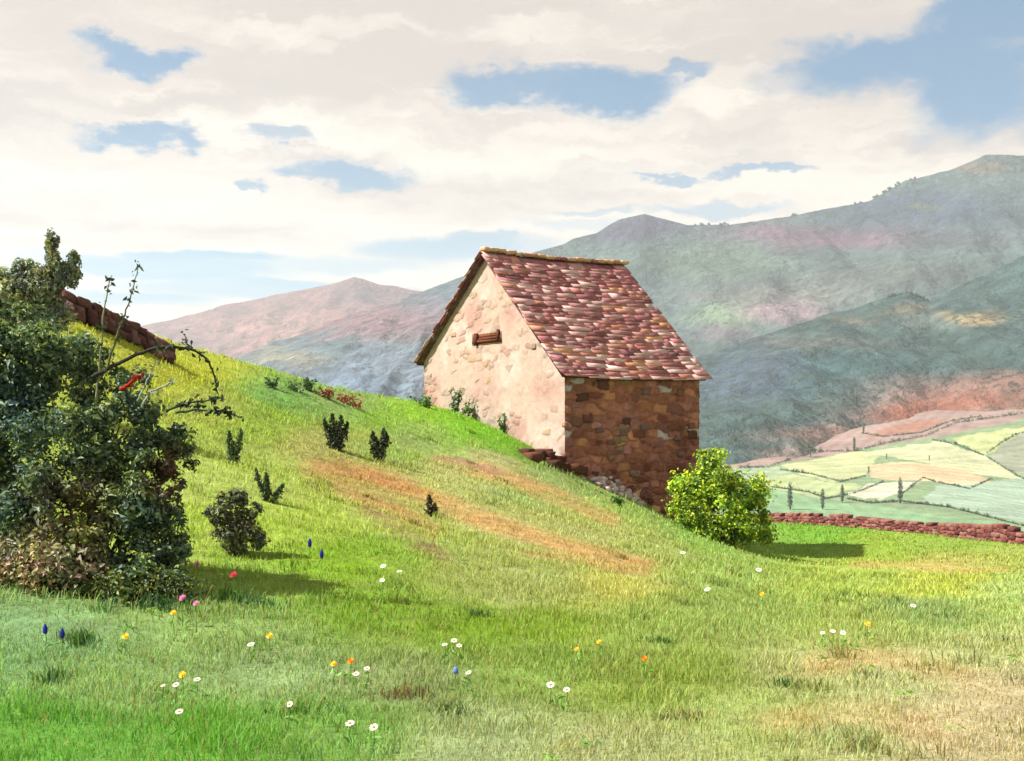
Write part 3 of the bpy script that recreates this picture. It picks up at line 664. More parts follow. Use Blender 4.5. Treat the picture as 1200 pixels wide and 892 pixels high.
# ------------------------------------------------------------------ bushes and trees
def clumps(blobs, per, f0=.26, f1=.44, seed=0):
    r = np.random.default_rng(seed); out = []
    for b in blobs:
        for _ in range(per):
            d = r.normal(size=3); d /= np.linalg.norm(d); d[2] = d[2] * .9 + .1; rr = .45 + .55 * r.random() ** .5; f = f0 + (f1 - f0) * r.random()
            c = np.array(b[:3]) + d * np.array(b[3:6]) * rr * (1.02 - f * .5); out.append((*c, b[3] * f * (.8 + .5 * r.random()), b[4] * f, b[5] * f * (.7 + .4 * r.random())))
    return out
def crown_mesh(name, parent, blobs, n, size, cols, mat, origin, shell=.55, lump=.25, seed=0, aspect=.55, colf=None):
    p, nr, k, d = crown_points(blobs, n, shell, lump, seed)
    cl = np.array([lin(*c) for c in cols]); ci = cl[rng.integers(len(cl), size=n)]
    f = .7 + .6 * fbm(p[:, 0] * 2.2, p[:, 2] * 2.2 + p[:, 1], 3, seed + 5)
    c = ci * f[:, None]
    rk = rng.random((len(blobs), 2)); hue = np.stack([.8 + .5 * rk[:, 0], .85 + .3 * rk[:, 0], 1.15 - .35 * rk[:, 0]], 1) * (.78 + .72 * rk[:, 1:])   # each clump its own leaf tone
    c = c * hue[k]; lsz = (.7 + .65 * rng.random(len(blobs)))[k]
    if colf is not None: c = colf(p, c, k)
    V, T, C = leaves(p, nr, size * lsz * (.6 + .8 * rng.random(n)), c, aspect)
    o = mesh_np(name, V - origin, [T], C, mat, parent); return o
def branch_path(a, b, sag=.1, n=7, wig=.05):
    a, b = np.array(a, float), np.array(b, float); s = np.linspace(0, 1, n)[:, None]
    p = a + (b - a) * s; p += rng.normal(size=(n, 3)) * wig * np.sin(s * math.pi); p[:, 2] += sag * np.sin(s[:, 0] * math.pi); return p
def blob_px(lst, d, depth=1.0):
    out = []
    for (px, py, r, *rest) in lst:
        ry = rest[0] if rest else r; dd = d + (rest[1] if len(rest) > 1 else 0); k = dd / FPX; q = P(px, py, dd)
        out.append((*q, r * k, r * k * depth, ry * k))
    return out

# the large dark bush on the left
bb = hit(105, 700) + np.array([0, 1.1, 0]); bb[2] = float(H(bb[0], bb[1]))
D0 = bb[1]
bush = thing('large_bush', tuple(bb), 'large dark tangled bush at the left edge with bare arching branches', 'bush')
BL = blob_px([(55,410,55,50),(25,470,55,70),(95,440,42,50),(60,520,70,70,-.3),(140,500,50,48,-.2),(110,570,70,60,-.5),(185,540,38,40,-.3),(205,555,30,28,-.2),(170,590,48,40,-.5),(60,600,60,60,-.6),(20,560,50,80,-.3),
               (130,635,60,40,-.7),(190,640,34,30,-.7),(80,660,60,40,-.8),(215,520,22,22),(206,608,24,24,-.5),(205,650,30,28,-.6),(180,676,40,22,-.8),(150,600,50,50,-.4),(20,390,40,40),(5,425,48,55),(0,460,50,50),(15,640,40,60,-.5),(150,450,26,26,0),(-30,500,60,120),(-40,620,60,90)], D0, 1.0)
def bushcol(p, c, k):
    yy = p[:, 1]; px = 600 + p[:, 0] * FPX / yy; py = HOR - (p[:, 2] - CZ) * FPX / yy
    def mixin(c, cx, cy, r, col, s):
        w = np.clip(1.3 - np.hypot(px - cx, py - cy) / r, 0, 1)[:, None] * s * rng.random((len(p), 1)); return c * (1 - w) + np.array(lin(*col)) * w
    c = mixin(c, 15, 480, 50, (70,104,120), 1); c = mixin(c, 200, 560, 34, (110,44,40), 1); c = mixin(c, 85, 600, 55, (116,84,66), 1); c = mixin(c, 40, 655, 40, (140,116,104), 1.2); c = mixin(c, 70, 420, 50, (120,140,110), .9); c = mixin(c, 100, 620, 40, (150,160,80), .7)
    return c
crown_mesh('foliage', bush, clumps(BL, 13, .23, .42, 3), 43000, .056, ((74,98,68),(58,82,60),(92,114,78),(50,70,54),(106,126,94),(66,92,86),(116,132,82)), MAT['leaf'], bb, .75, .5, 31, .5, bushcol)
st = MB()
for i in range(16):
    tgt = BL[rng.integers(12)][:3]; st.tube(branch_path(bb + np.array([float(np.clip(rng.normal() * .22 - .4, -.9, 0)), rng.normal() * .2, -.1]), tgt, .2, 8, .08), np.linspace(.020, .006, 8), lin(86, 66, 54))
st.build('stem', MAT['bark'], bush, bb)
def bare_branch(pxs, radii, col, name='branch', buds=10, bl=(52,66,50), bs=.05, dd=0.0):
    ptsb = [P(px, py, D0 - .55 + dd + .02 * i) for i, (px, py) in enumerate(pxs)]
    s = np.linspace(0, len(ptsb) - 1, len(ptsb) * 4); A = np.array(ptsb)
    # smooth through the points
    Q = np.stack([np.interp(s, np.arange(len(A)), A[:, k]) for k in range(3)], 1)
    for _ in range(3): Q[1:-1] = (Q[:-2] + 2 * Q[1:-1] + Q[2:]) / 4
    Q += rng.normal(size=Q.shape) * .004
    mb = MB(); mb.tube(Q, np.interp(np.linspace(0, 1, len(Q)), [0, 1], radii), lin(*col), 6)
    o = mb.build(name, MAT['bark'], bush, bb)
    if buds:
        j = rng.integers(len(Q) // 4, len(Q), buds); p = np.repeat(Q[j], 3, 0) + rng.normal(size=(buds * 3, 3)) * .022
        V, T, C = leaves(p, rng.normal(size=p.shape), bs * (.6 + .8 * rng.random(len(p))), np.array(lin(*bl)), .5)
        mesh_np('leaf_spray', V - bb, [T], C, MAT['leaf'], o)
    return o
bare_branch([(112,470),(116,440),(118,400),(124,350),(130,322)], (.012, .005), (120,124,92), buds=10)
bare_branch([(124,436),(134,400),(146,370),(154,345),(162,314)], (.013, .004), (84,92,60), buds=14)
bare_branch([(108,442),(135,428),(165,412),(200,405),(228,410),(246,424),(253,446),(255,462)], (.020, .006), (52,52,48), buds=14, bs=.06)
bare_branch([(226,408),(219,404),(217,392)], (.008, .004), (44,46,44), buds=6)
bare_branch([(195,482),(212,474),(236,470),(260,466)], (.013, .005), (56,70,56), buds=12, bs=.07)
bare_branch([(205,484),(235,480),(262,482),(284,490)], (.012, .005), (56,70,56), buds=14, bs=.07)
bare_branch([(162,470),(170,450),(178,436),(183,422)], (.010, .005), (140,150,140), buds=5, bl=(130,140,120))
bare_branch([(166,478),(176,458),(190,454),(204,447)], (.012, .006), (140,150,140), buds=6, bl=(120,134,110))
rb = bare_branch([(140,458),(150,452),(158,444),(171,438)], (.020, .012), (150,40,34), buds=7, bl=(150,44,36), bs=.05); rb['label'] = 'short twig with bright red leaves'

# low growth under the bush
for (px, py, w, hgt, cols, lab) in (((45),(690),60,62,((134,116,106),(112,100,92),(122,124,92),(92,104,70)),'low mauve brown shrub in front of the large bush at the picture edge'),
                              (150,702,62,42,((64,88,52),(44,70,48),(92,110,56),(120,130,60)),'low leafy green undergrowth shrub below the large bush')):
    b = hit(px, py); k = b[1] / FPX
    t_ = thing('low_shrub', tuple(b), lab, 'shrub')
    bl_ = [(b[0] + dx * w * k, b[1] + dy * .3, b[2] + hgt * k * hz_, w * k * .55, w * k * .5, hgt * k * .5) for dx, dy, hz_ in ((-.5, 0, .45), (.1, .3, .6), (.5, 0, .4), (0, -.3, .3), (-.9, .2, .3), (.95, .1, .28))]
    crown_mesh('foliage', t_, bl_, 4200, .05, cols, MAT['leaf'], b, .8, .35, int(px))
    sm_ = MB()
    for q in bl_: sm_.tube(branch_path(b + np.array([0, 0, -.05]), q[:3], .05), np.linspace(.012, .005, 7), lin(80, 64, 50))
    sm_.build('stem', MAT['bark'], t_, b)

# grey green tree behind it
tb = hit(50, 420); tb = np.array([-7.6, 18.8, 0.0]); tb[2] = float(H(tb[0], tb[1])); DT = tb[1]
tree = thing('tree', tuple(tb), 'grey green tree rising behind the large bush', 'tree')
tbl = blob_px([(45,334,30,26),(62,296,9,24),(66,318,14,26),(28,316,12,22),(88,306,8,15),(82,326,12,16),(14,330,22,30),(30,352,34,28),(0,362,30,40),(45,372,34,30),(-25,350,24,40)], DT, .9)
crown_mesh('crown', tree, clumps(tbl, 14, .28, .48, 6), 17000, .075, ((132,142,118),(118,132,112),(108,126,116),(146,144,116),(98,114,98)), MAT['leaf'], tb, .75, .35, 61, .5)
tm = MB(); top = P(48, 345, DT)
tm.tube(branch_path(tb + np.array([0, 0, -.1]), top, 0, 9, .04), np.linspace(.11, .03, 9), lin(92, 78, 64), 9)
for q in tbl: tm.tube(branch_path(tb + (top - tb) * (.45 + .4 * rng.random()), q[:3], .05), np.linspace(.03, .008, 7), lin(92, 78, 64))
tm.build('trunk', MAT['bark'], tree, tb)

# round bush at the barn corner
rbp = P(842, 645, 36.2); rbp[2] = float(H(rbp[0], rbp[1])); DR = rbp[1]
rbush = thing('round_bush', tuple(rbp), 'bright green round bush at the shaded corner of the barn', 'bush')
rbl = blob_px([(836,560,40,33),(808,588,31,29,-.3),(870,590,36,34),(840,600,44,36,-.4),(808,612,26,22,-.3),(880,615,24,26),(850,625,46,24,-.4),(820,575,26,24,-.3),(858,570,22,22),(885,600,16,18),(795,598,14,16),(838,538,22,14),(888,622,22,24,-.1),(800,622,22,18,-.2)], DR, 1.05)
def rcol(p, c, k):
    return c
crown_mesh('foliage', rbush, clumps(rbl, 11, .22, .48, 4), 21000, .11, ((164,184,44),(140,168,44),(108,146,46),(170,186,54),(70,112,46),(90,132,46)), MAT['leaf'], rbp, .7, .62, 71, .6)
sm_ = MB()
for q in rbl: sm_.tube(branch_path(rbp + np.array([rng.normal() * .2, 0, -.1]), q[:3], .05), np.linspace(.05, .012, 7), lin(84, 66, 50))
sm_.build('stem', MAT['bark'], rbush, rbp)

# small blue grey shrub on the slope
b = hit(275, 652); k = b[1] / FPX
shr = thing('small_shrub', tuple(b), 'small blue grey shrub standing on the yellow slope', 'shrub')
sbl = [(b[0] + (px - 275) * k, b[1] + .1, b[2] + (650 - py) * k, r * k, r * k, ry * k) for px, py, r, ry in ((262,600,20,24),(285,612,20,26),(245,606,13,14),(275,585,14,14),(272,630,24,20),(296,598,10,12),(298,632,12,14))]
crown_mesh('foliage', shr, clumps(sbl, 9, .3, .55, 5), 6000, .045, ((96,108,84),(80,96,108),(120,126,80),(72,84,66),(130,136,88)), MAT['leaf'], b, .85, .6, 81)
sm_ = MB()
for q in sbl: sm_.tube(branch_path(b + np.array([rng.normal() * .05, 0, -.05]), q[:3], .03), np.linspace(.015, .005, 7), lin(80, 64, 52))
sm_.build('stem', MAT['bark'], shr, b)

# upright dark juniper seedlings on the hillside: (foot, spikes as (dx, height, lean))
def spiky(px, py, spikes, label, name='juniper_sapling', cols=((46,62,40),(58,74,46),(36,50,36),(74,84,50)), w=5.0):
    b = hit(px, py); k = b[1] / FPX
    t_ = thing(name, tuple(b), label, 'sapling', 'dark saplings on the hillside'); P_ = []; Nn = []; sm_ = MB()
    for (dx, hgt, lean) in spikes:
        a = b + np.array([dx * k * .35, rng.normal() * .02, -.03]); e = b + np.array([(dx + lean) * k, rng.normal() * .03, hgt * k])
        path = branch_path(a, e, 0, 7, .01); sm_.tube(path, np.linspace(.014, .004, 7), lin(70, 58, 44))
        n_ = 240; s = rng.random(n_) ** .8; q = np.stack([np.interp(s, np.linspace(0, 1, 7), path[:, j]) for j in range(3)], 1)
        wd = w * k * np.sin(np.clip(s * .9 + .12, 0, 1) * math.pi) ** .7
        q += rng.normal(size=q.shape) * wd[:, None] * np.array([.55, .55, .25]); P_.append(q); Nn.append(rng.normal(size=q.shape) * np.array([1, 1, .3]))
    q = np.concatenate(P_); cl = np.array([lin(*c) for c in cols])[rng.integers(len(cols), size=len(q))]
    V, T, C = leaves(q, np.concatenate(Nn), 5.2 * k * (.5 + .8 * rng.random(len(q))), cl, .35); mesh_np('foliage', V - b, [T], C, MAT['leaf'], t_)
    sm_.build('stem', MAT['bark'], t_, b)
spiky(394, 527, [(-10,36,-4),(-3,42,-2),(4,40,2),(10,32,3),(0,30,0)], 'bushy fan shaped dark sapling below the hill crest')
spiky(443, 540, [(-4,34,-2),(4,38,3),(0,22,0),(6,30,4)], 'forked dark sapling right of the fan shaped one')
spiky(273, 545, [(-3,40,-2),(5,42,4),(0,28,0)], 'slim two spiked sapling above the blue grey shrub', cols=((74,96,60),(60,80,56),(90,110,70)), w=4)
spiky(314, 588, [(-6,38,-8),(0,30,-2),(8,20,10),(2,34,-4)], 'leaning sapling between blue grey shrub and tan turf', cols=((76,96,64),(60,84,62),(92,108,72)), w=4)
spiky(505, 605, [(-1,24,-1),(2,14,3)], 'tiny lone dark sapling on the tan turf', cols=((70,66,44),(58,58,42),(84,80,52)), w=4)

def weed(px, py, hgt, wpx, label, cols, n=160, name='weed', cat='weed', group=None, leaf=4.0):
    b = hit(px, py); k = b[1] / FPX; mb = MB(); ns = 6; P_ = []
    for i in range(ns):
        e = b + np.array([rng.normal() * wpx * .5 * k, rng.normal() * wpx * .3 * k, hgt * k * (.6 + .5 * rng.random())])
        path = branch_path(b + np.array([rng.normal() * wpx * .2 * k, 0, -.03]), e, 0, 6, .01); mb.tube(path, np.linspace(.008, .003, 6), lin(90, 104, 60), 5)
        P_.append(path[rng.integers(1, 6, n // ns)] + rng.normal(size=(n // ns, 3)) * wpx * .16 * k)
    q = np.concatenate(P_); cl = np.array([lin(*c) for c in cols])[rng.integers(len(cols), size=len(q))]
    V, T, C = leaves(q, rng.normal(size=q.shape) + (0, 0, .4), leaf * k * (.6 + .8 * rng.random(len(q))), cl, .5)
    t_ = thing(name, tuple(b), label, cat, group); mesh_np('foliage', V - b, [T], C, MAT['leaf'], t_); mb.build('stem', MAT['bark'], t_, b)
GRN = ((76,120,44),(60,100,44),(96,140,50),(50,84,44))
g_ = 'weeds along the barn gable'
weed(534, 482, 26, 8, 'tall thin green weed at the middle of the gable foot', GRN, group=g_)
weed(546, 487, 16, 16, 'broad green weed beside the tall thin one at the gable', GRN, group=g_)
weed(500, 478, 12, 14, 'low green weed at the left gable corner', GRN, group=g_)
weed(588, 492, 22, 8, 'thin weed right of the middle of the gable foot', GRN, group=g_)
weed(602, 500, 16, 14, 'leafy weed halfway along the gable foot', GRN, group=g_)
weed(626, 518, 14, 16, 'weed clump on the bank close to the barn corner', GRN, group=g_)
weed(645, 530, 14, 16, 'dark weed clump just above the brown stone ledge', ((56,90,40),(44,74,38)), group=g_)
weed(722, 592, 9, 12, 'weed growing in front of the whitish rubble heap', GRN, group=g_)
cw = 'scrub on the hill crest'
weed(318, 455, 12, 8, 'small green bush leftmost on the hill crest', ((84,110,70),(70,96,64)), name='crest_bush', cat='bush', group=cw)
weed(342, 457, 8, 18, 'flat green scrub between two crest bushes', ((100,124,80),(84,110,70)), name='crest_bush', cat='bush', group=cw)
weed(361, 458, 13, 8, 'small green bush next to the red crest weeds', ((84,110,70),(70,96,64)), name='crest_bush', cat='bush', group=cw)
RED = ((150,70,54),(120,60,48),(166,92,70),(104,84,56))
weed(382, 466, 9, 18, 'red leaved weed on the hill crest, nearest the crest bush', RED, name='red_weed', group='red weeds on the crest')
weed(402, 472, 8, 18, 'red leaved weed in the middle of the crest patch', RED, name='red_weed', group='red weeds on the crest')
weed(418, 478, 8, 16, 'red leaved weed lowest on the crest, towards the barn', RED, name='red_weed', group='red weeds on the crest')

# taller dark grass tufts scattered in the meadow
def tuft(px, py, wpx, hgt, label, cols, n=90):
    b = hit(px, py); k = b[1] / FPX; r = rng
    x = r.normal(size=n) * wpx * .5 * k; y = r.normal(size=n) * .06; bz = H(b[0] + x, b[1] + y)
    base = np.stack([b[0] + x, b[1] + y, bz - .01], 1); hh = hgt * k * (.5 + .7 * r.random(n)); an = r.random(n) * 6.28
    V, F4, F3 = blades(base, hh, np.full(n, .006 + .0005 * b[1]), an, .45)
    cl = np.array([lin(*c) for c in cols])[r.integers(len(cols), size=n)]
    o = mesh_np('grass_tuft', V - b, [F4, F3], np.repeat(cl, 5, 0), MAT['grass']); o.location = b
    tag(o, label, 'grass tuft', 'grass tufts in the meadow')
def blades(base, h, w, ang, bend):
    n = len(base); side = np.stack([np.cos(ang), np.sin(ang), np.zeros(n)], 1); fwd = np.stack([-np.sin(ang), np.cos(ang), np.zeros(n)], 1)
    bd = (bend * h * (.3 + .9 * rng.random(n)))[:, None]; up = np.array([0, 0, 1.0]); h_ = h[:, None]; w_ = w[:, None]
    lean = rng.normal(size=(n, 3)) * np.array([.22, .22, 0]) * h_
    V = np.empty((n, 5, 3)); V[:, 0] = base - side * w_ * .5; V[:, 1] = base + side * w_ * .5
    mid = base + up * h_ * .6 + fwd * bd * .35 + lean * .5
    V[:, 2] = mid + side * w_ * .4; V[:, 3] = mid - side * w_ * .4; V[:, 4] = base + up * h_ * (1 - .25 * bend) + fwd * bd + lean
    i = np.arange(n)[:, None] * 5
    return V.reshape(-1, 3), i + [0, 1, 2, 3], i + [3, 2, 4]
DG = ((70,104,48),(84,116,52),(58,88,46)); DRY = ((110,96,66),(92,84,60),(130,116,76)); 
for (px, py, w_, h_, lab, cols) in [
  (95,756,16,22,'dark grass tuft right of the two violet blue flowers',DG),(60,800,22,20,'grey green grass tuft low in the lower left corner of the meadow',DG),
  (475,818,30,18,'dark brownish grass tuft below the round blue flower',DRY),(345,836,60,14,'row of short dark grass blades beside the lone daisy',DG),
  (800,842,40,12,'low brown dry grass tuft at the bottom towards the tan turf',DRY),(530,838,20,16,'pale green grass tuft in the bottom middle of the meadow',DG),
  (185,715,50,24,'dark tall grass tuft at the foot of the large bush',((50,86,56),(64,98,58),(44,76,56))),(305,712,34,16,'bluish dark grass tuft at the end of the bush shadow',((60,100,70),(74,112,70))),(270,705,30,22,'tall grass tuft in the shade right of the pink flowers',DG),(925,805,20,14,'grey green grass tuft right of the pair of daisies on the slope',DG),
  (560,722,22,10,'dark grass tuft on the vivid green band of turf',DG),(1160,752,34,10,'green grass tuft near the right edge of the meadow',DG),(770,752,24,10,'dark grass tuft above the orange flower',DG),
  (1000,700,40,9,'dark grass tuft in the fold where hill meets lower meadow',DG)]:
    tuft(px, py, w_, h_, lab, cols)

# ------------------------------------------------------------------ grass (nobody could count it)
def in_barn(x, y):
    dx, dy = x - C0[0], y - C0[1]; u = dx * Ud[0] + dy * Ud[1]; v = dx * Vd[0] + dy * Vd[1]
    return (u > -.03) & (u < GWID + .03) & (v > -.03) & (v < SLEN + .03)
def grass_zone(d0, d1, dens, h0, w0, seed):
    r = np.random.default_rng(seed); half1 = .43 * d1 + 7; n = int(dens * (d1 - d0) * 2 * half1)
    y = d0 + (d1 - d0) * r.random(n); x = (r.random(n) * 2 - 1) * half1; keep = r.random(n) < np.clip(1 - (np.abs(x) - .43 * y - 1.5) / 5, 0, 1) ** 1.5
    cl = fbm(x * 1.1, y * 1.1, 3, 90); keep &= r.random(n) < np.clip(.35 + 1.5 * (cl - .25), .25, 1); keep &= ~in_barn(x, y)
    x, y = x[keep], y[keep]; z = H(x, y); n = len(x)
    c = sward(x, y, z); tan = np.clip((c[:, 0] - c[:, 1] * .98) * 6 + .5, 0, 1)     # worn tan turf grows shorter
    hh = h0 * (.45 + .8 * r.random(n)) * (.5 + .7 * fbm(x * .8 + 7, y * .8, 3, 95)) * (.55 + .9 * fbm(x * 3.1, y * 3.1, 2, 97) ** 1.5 * 2) * (1 - .35 * tan)
    V, F4, F3 = blades(np.stack([x, y, z - .01], 1), hh, w0 * (.7 + .6 * r.random(n)) * (y / ((d0 + d1) / 2)) ** .7, r.random(n) * 6.283, .55)
    jit = (.78 + .5 * r.random(n))[:, None] * np.stack([.9 + .25 * r.random(n), np.ones(n), .9 + .3 * r.random(n)], 1)
    dryb = r.random(n) < .07; c = c * ALB * jit; c[dryb] = np.array(lin(206, 186, 120)) * .42
    return V, F4, F3, np.repeat(c, 5, 0)
Z_ = [grass_zone(4.8, 9.0, 2900, .072, .0055, 1), grass_zone(9.0, 15.0, 1250, .080, .0085, 2), grass_zone(15, 28, 360, .09, .016, 3), grass_zone(28, 64, 75, .10, .034, 4)]
def tussocks(seed):
    r = np.random.default_rng(seed); B = []; Hh = []; Cc = []; Ww = []
    for i in range(520):
        y = 5.6 + 30 * r.random() ** 1.5; x = (r.random() * 2 - 1) * (.43 * y + 2)
        if fbm(x * .35 + 3, y * .35, 3, 140) < .47 or in_barn(x, y): continue
        n = int(r.integers(26, 60)); rad = .05 + .09 * r.random(); xx = x + r.normal(size=n) * rad; yy = y + r.normal(size=n) * rad; zz = H(xx, yy)
        c = sward(xx, yy, zz) * ALB * (.62 + .35 * r.random()) * np.array([.9, 1.0, .95]); dry = r.random(n) < .18; c[dry] = np.array(lin(198, 182, 120)) * .4
        B.append(np.stack([xx, yy, zz - .01], 1)); Hh.append((.07 + .07 * r.random()) * (.5 + .8 * r.random(n))); Cc.append(c); Ww.append(np.full(n, .0042 + .0007 * y))
    B = np.concatenate(B); V, F4, F3 = blades(B, np.concatenate(Hh), np.concatenate(Ww), r.random(len(B)) * 6.283, .5)
    return V, F4, F3, np.repeat(np.concatenate(Cc), 5, 0)
Z_.append(tussocks(17))
off = 0; VV = []; F4s = []; F3s = []; CC = []
for V, a, b_, c in Z_:
    VV.append(V); F4s.append(a + off); F3s.append(b_ + off); CC.append(c); off += len(V)
gr = mesh_np('grass', np.concatenate(VV), [np.concatenate(F4s), np.concatenate(F3s)], np.concatenate(CC), MAT['grass'])
tag(gr, 'short meadow grass covering the slope', 'grass', kind='stuff')

# broad leaved herbs and dry seed stalks among the grass
hb_ = MB(); r = np.random.default_rng(55)
for i in range(300):
    y = 5.4 + 13 * r.random() ** 1.4; x = (r.random() * 2 - 1) * (.43 * y + 1.5)
    if fbm(x * .6, y * .6, 3, 130) < .46: continue
    c0 = np.array([x, y, float(H(x, y))]); col = np.array(lin(*((110,156,66),(124,164,70),(104,148,70),(140,164,86))[r.integers(4)])) * .9
    n = r.integers(5, 10); q = np.stack([c0 + np.array([math.cos(a), math.sin(a), 0]) * .045 * (.7 + .6 * r.random()) + [0, 0, .03 + .02 * r.random()] for a in r.random(n) * 6.283])
    V, T, C = leaves(q, (q - c0) * np.array([1, 1, 0]) * 8 + [0, 0, 1.0], np.full(n, (.03 + .035 * r.random())), col, .42, .12); hb_.add(V, T=T, c=C)
for i in range(420):
    y = 6 + 16 * r.random() ** 1.2; x = (r.random() * 2 - 1) * (.43 * y + 1.5)
    if fbm(x * .5 + 31, y * .5, 3, 131) < .5: continue
    b = np.array([x, y, float(H(x, y)) - .01]); hh = .12 + .12 * r.random(); e = b + np.array([r.normal() * .04, r.normal() * .04, hh]); col = np.array(lin(*((206,188,132),(190,178,112),(176,160,104))[r.integers(3)])) * .7
    hb_.tube([b, (b + e) / 2 + r.normal(size=3) * .006, e], [.0014, .0013, .001], col, 3); hb_.tube([e - (e - b) * .02, e + (e - b) * .12, e + (e - b) * .24], [.002, .0048, .001], col, 4)
tag(hb_.build('meadow_herbs', MAT['grass']), 'broad leaved herbs and dry seed stalks among the grass', 'herbs', kind='stuff')

# ------------------------------------------------------------------ flowers
def petals_disc(mb, c, r, n, col, cup, ax):
    ax = ax / np.linalg.norm(ax); a = np.cross(ax, (1, 0, .2)); a /= np.linalg.norm(a); b = np.cross(ax, a)
    for i in range(n):
        th = 6.283 * i / n + rng.normal() * .08; dr = math.cos(th) * a + math.sin(th) * b; tn = -math.sin(th) * a + math.cos(th) * b; w = r * 3.0 / n
        V = [c + dr * r * .15 - tn * w * .3, c + dr * r * .15 + tn * w * .3, c + dr * r * .7 + tn * w * .55 + ax * cup * r * .5, c + dr * r * 1.0 + ax * cup * r, c + dr * r * .7 - tn * w * .55 + ax * cup * r * .5]
        mb.add(V, Q=[(0, 1, 2, 4)], T=[(4, 2, 3)], c=np.array(col) * (.9 + .2 * rng.random()))
def flower(px, py, kind, label, size=None, group=None):
    hgt = {'daisy': .13, 'yellow': .13, 'pink': .22, 'red': .22, 'blue': .17, 'round': .16}[kind]
    b = hit(px, py, hgt); k = b[1] / FPX; b[2] = float(H(b[0], b[1])); top = b + np.array([0, 0, hgt]); r = (size or 6.5) * k * {'blue': .6, 'yellow': .8, 'red': .85, 'pink': .8}.get(kind, .82)
    nm, cat = {'daisy': ('daisy', 'daisy'), 'yellow': ('yellow_flower', 'flower'), 'pink': ('pink_flower', 'flower'), 'red': ('red_flower', 'flower'), 'blue': ('blue_flower', 'flower'), 'round': ('blue_flower', 'flower')}[kind]
    f = thing(nm, tuple(b), label, cat, group or {'daisy': 'daisies in the meadow', 'yellow': 'yellow flowers in the meadow'}.get(kind, 'wild flowers in the meadow'))
    mb = MB(); mb.tube(branch_path(b + np.array([0, 0, -.02]), top, 0, 6, .006), np.linspace(.004, .003, 6), lin(104, 150, 70), 5)
    for i in range(3):
        q = b + np.array([rng.normal() * .03, rng.normal() * .03, .03 + .03 * i]); V, T, C = leaves(q[None], rng.normal(size=(1, 3)) + (0, 0, 1), .06, np.array(lin(104, 152, 66)), .3); mb.add(V, T=T, c=C)
    mb.build('stem', MAT['leaf'], f, b)
    ax = np.array([SUN_DIR.x * .2, -.42, .9]) + rng.normal(size=3) * .12; pm = MB()
    if kind == 'daisy':
        petals_disc(pm, top, r, 13, lin(246, 244, 238), .12, ax)
        o = pm.build('blossom', MAT['petal'], f, b); cm = MB(); V = STV * np.array([r * .3, r * .3, r * .16]) + top + np.array([0, 0, r * .1]); cm.add(V, Q=STQ, c=lin(224, 160, 50)); cm.build('centre', MAT['petal'], o, b, True)
    elif kind in ('yellow', 'pink', 'red'):
        col = {'yellow': lin(244, 200, 60), 'pink': lin(214, 130, 184), 'red': lin(206, 58, 84)}[kind]
        if label.startswith('orange'): col = lin(232, 140, 36)
        for j in range(3): petals_disc(pm, top + np.array([0, 0, r * .14 * j]), r * (1 - .2 * j), 14, col, .15 + .4 * j, ax)
        pm.build('blossom', MAT['petal'], f, b)
    else:
        col = lin(52, 62, 168) if kind == 'blue' else lin(110, 144, 206); n = 34 if kind == 'blue' else 22
        for i in range(n):
            s = i / n; wob = r * .42 * math.sin(min(1, .15 + s * .95) * math.pi) ** .6; th = i * 2.4
            q = top + np.array([math.cos(th) * wob, math.sin(th) * wob, (-r * 1.3 + s * r * 2.4) if kind == 'blue' else (s - .5) * r * 1.3])
            V = STV * r * (.24 if kind == 'blue' else .3) + q; pm.add(V, Q=STQ, c=np.array(col) * (.8 + .4 * rng.random()))
        pm.build('blossom', MAT['petal'], f, b, smooth=True)
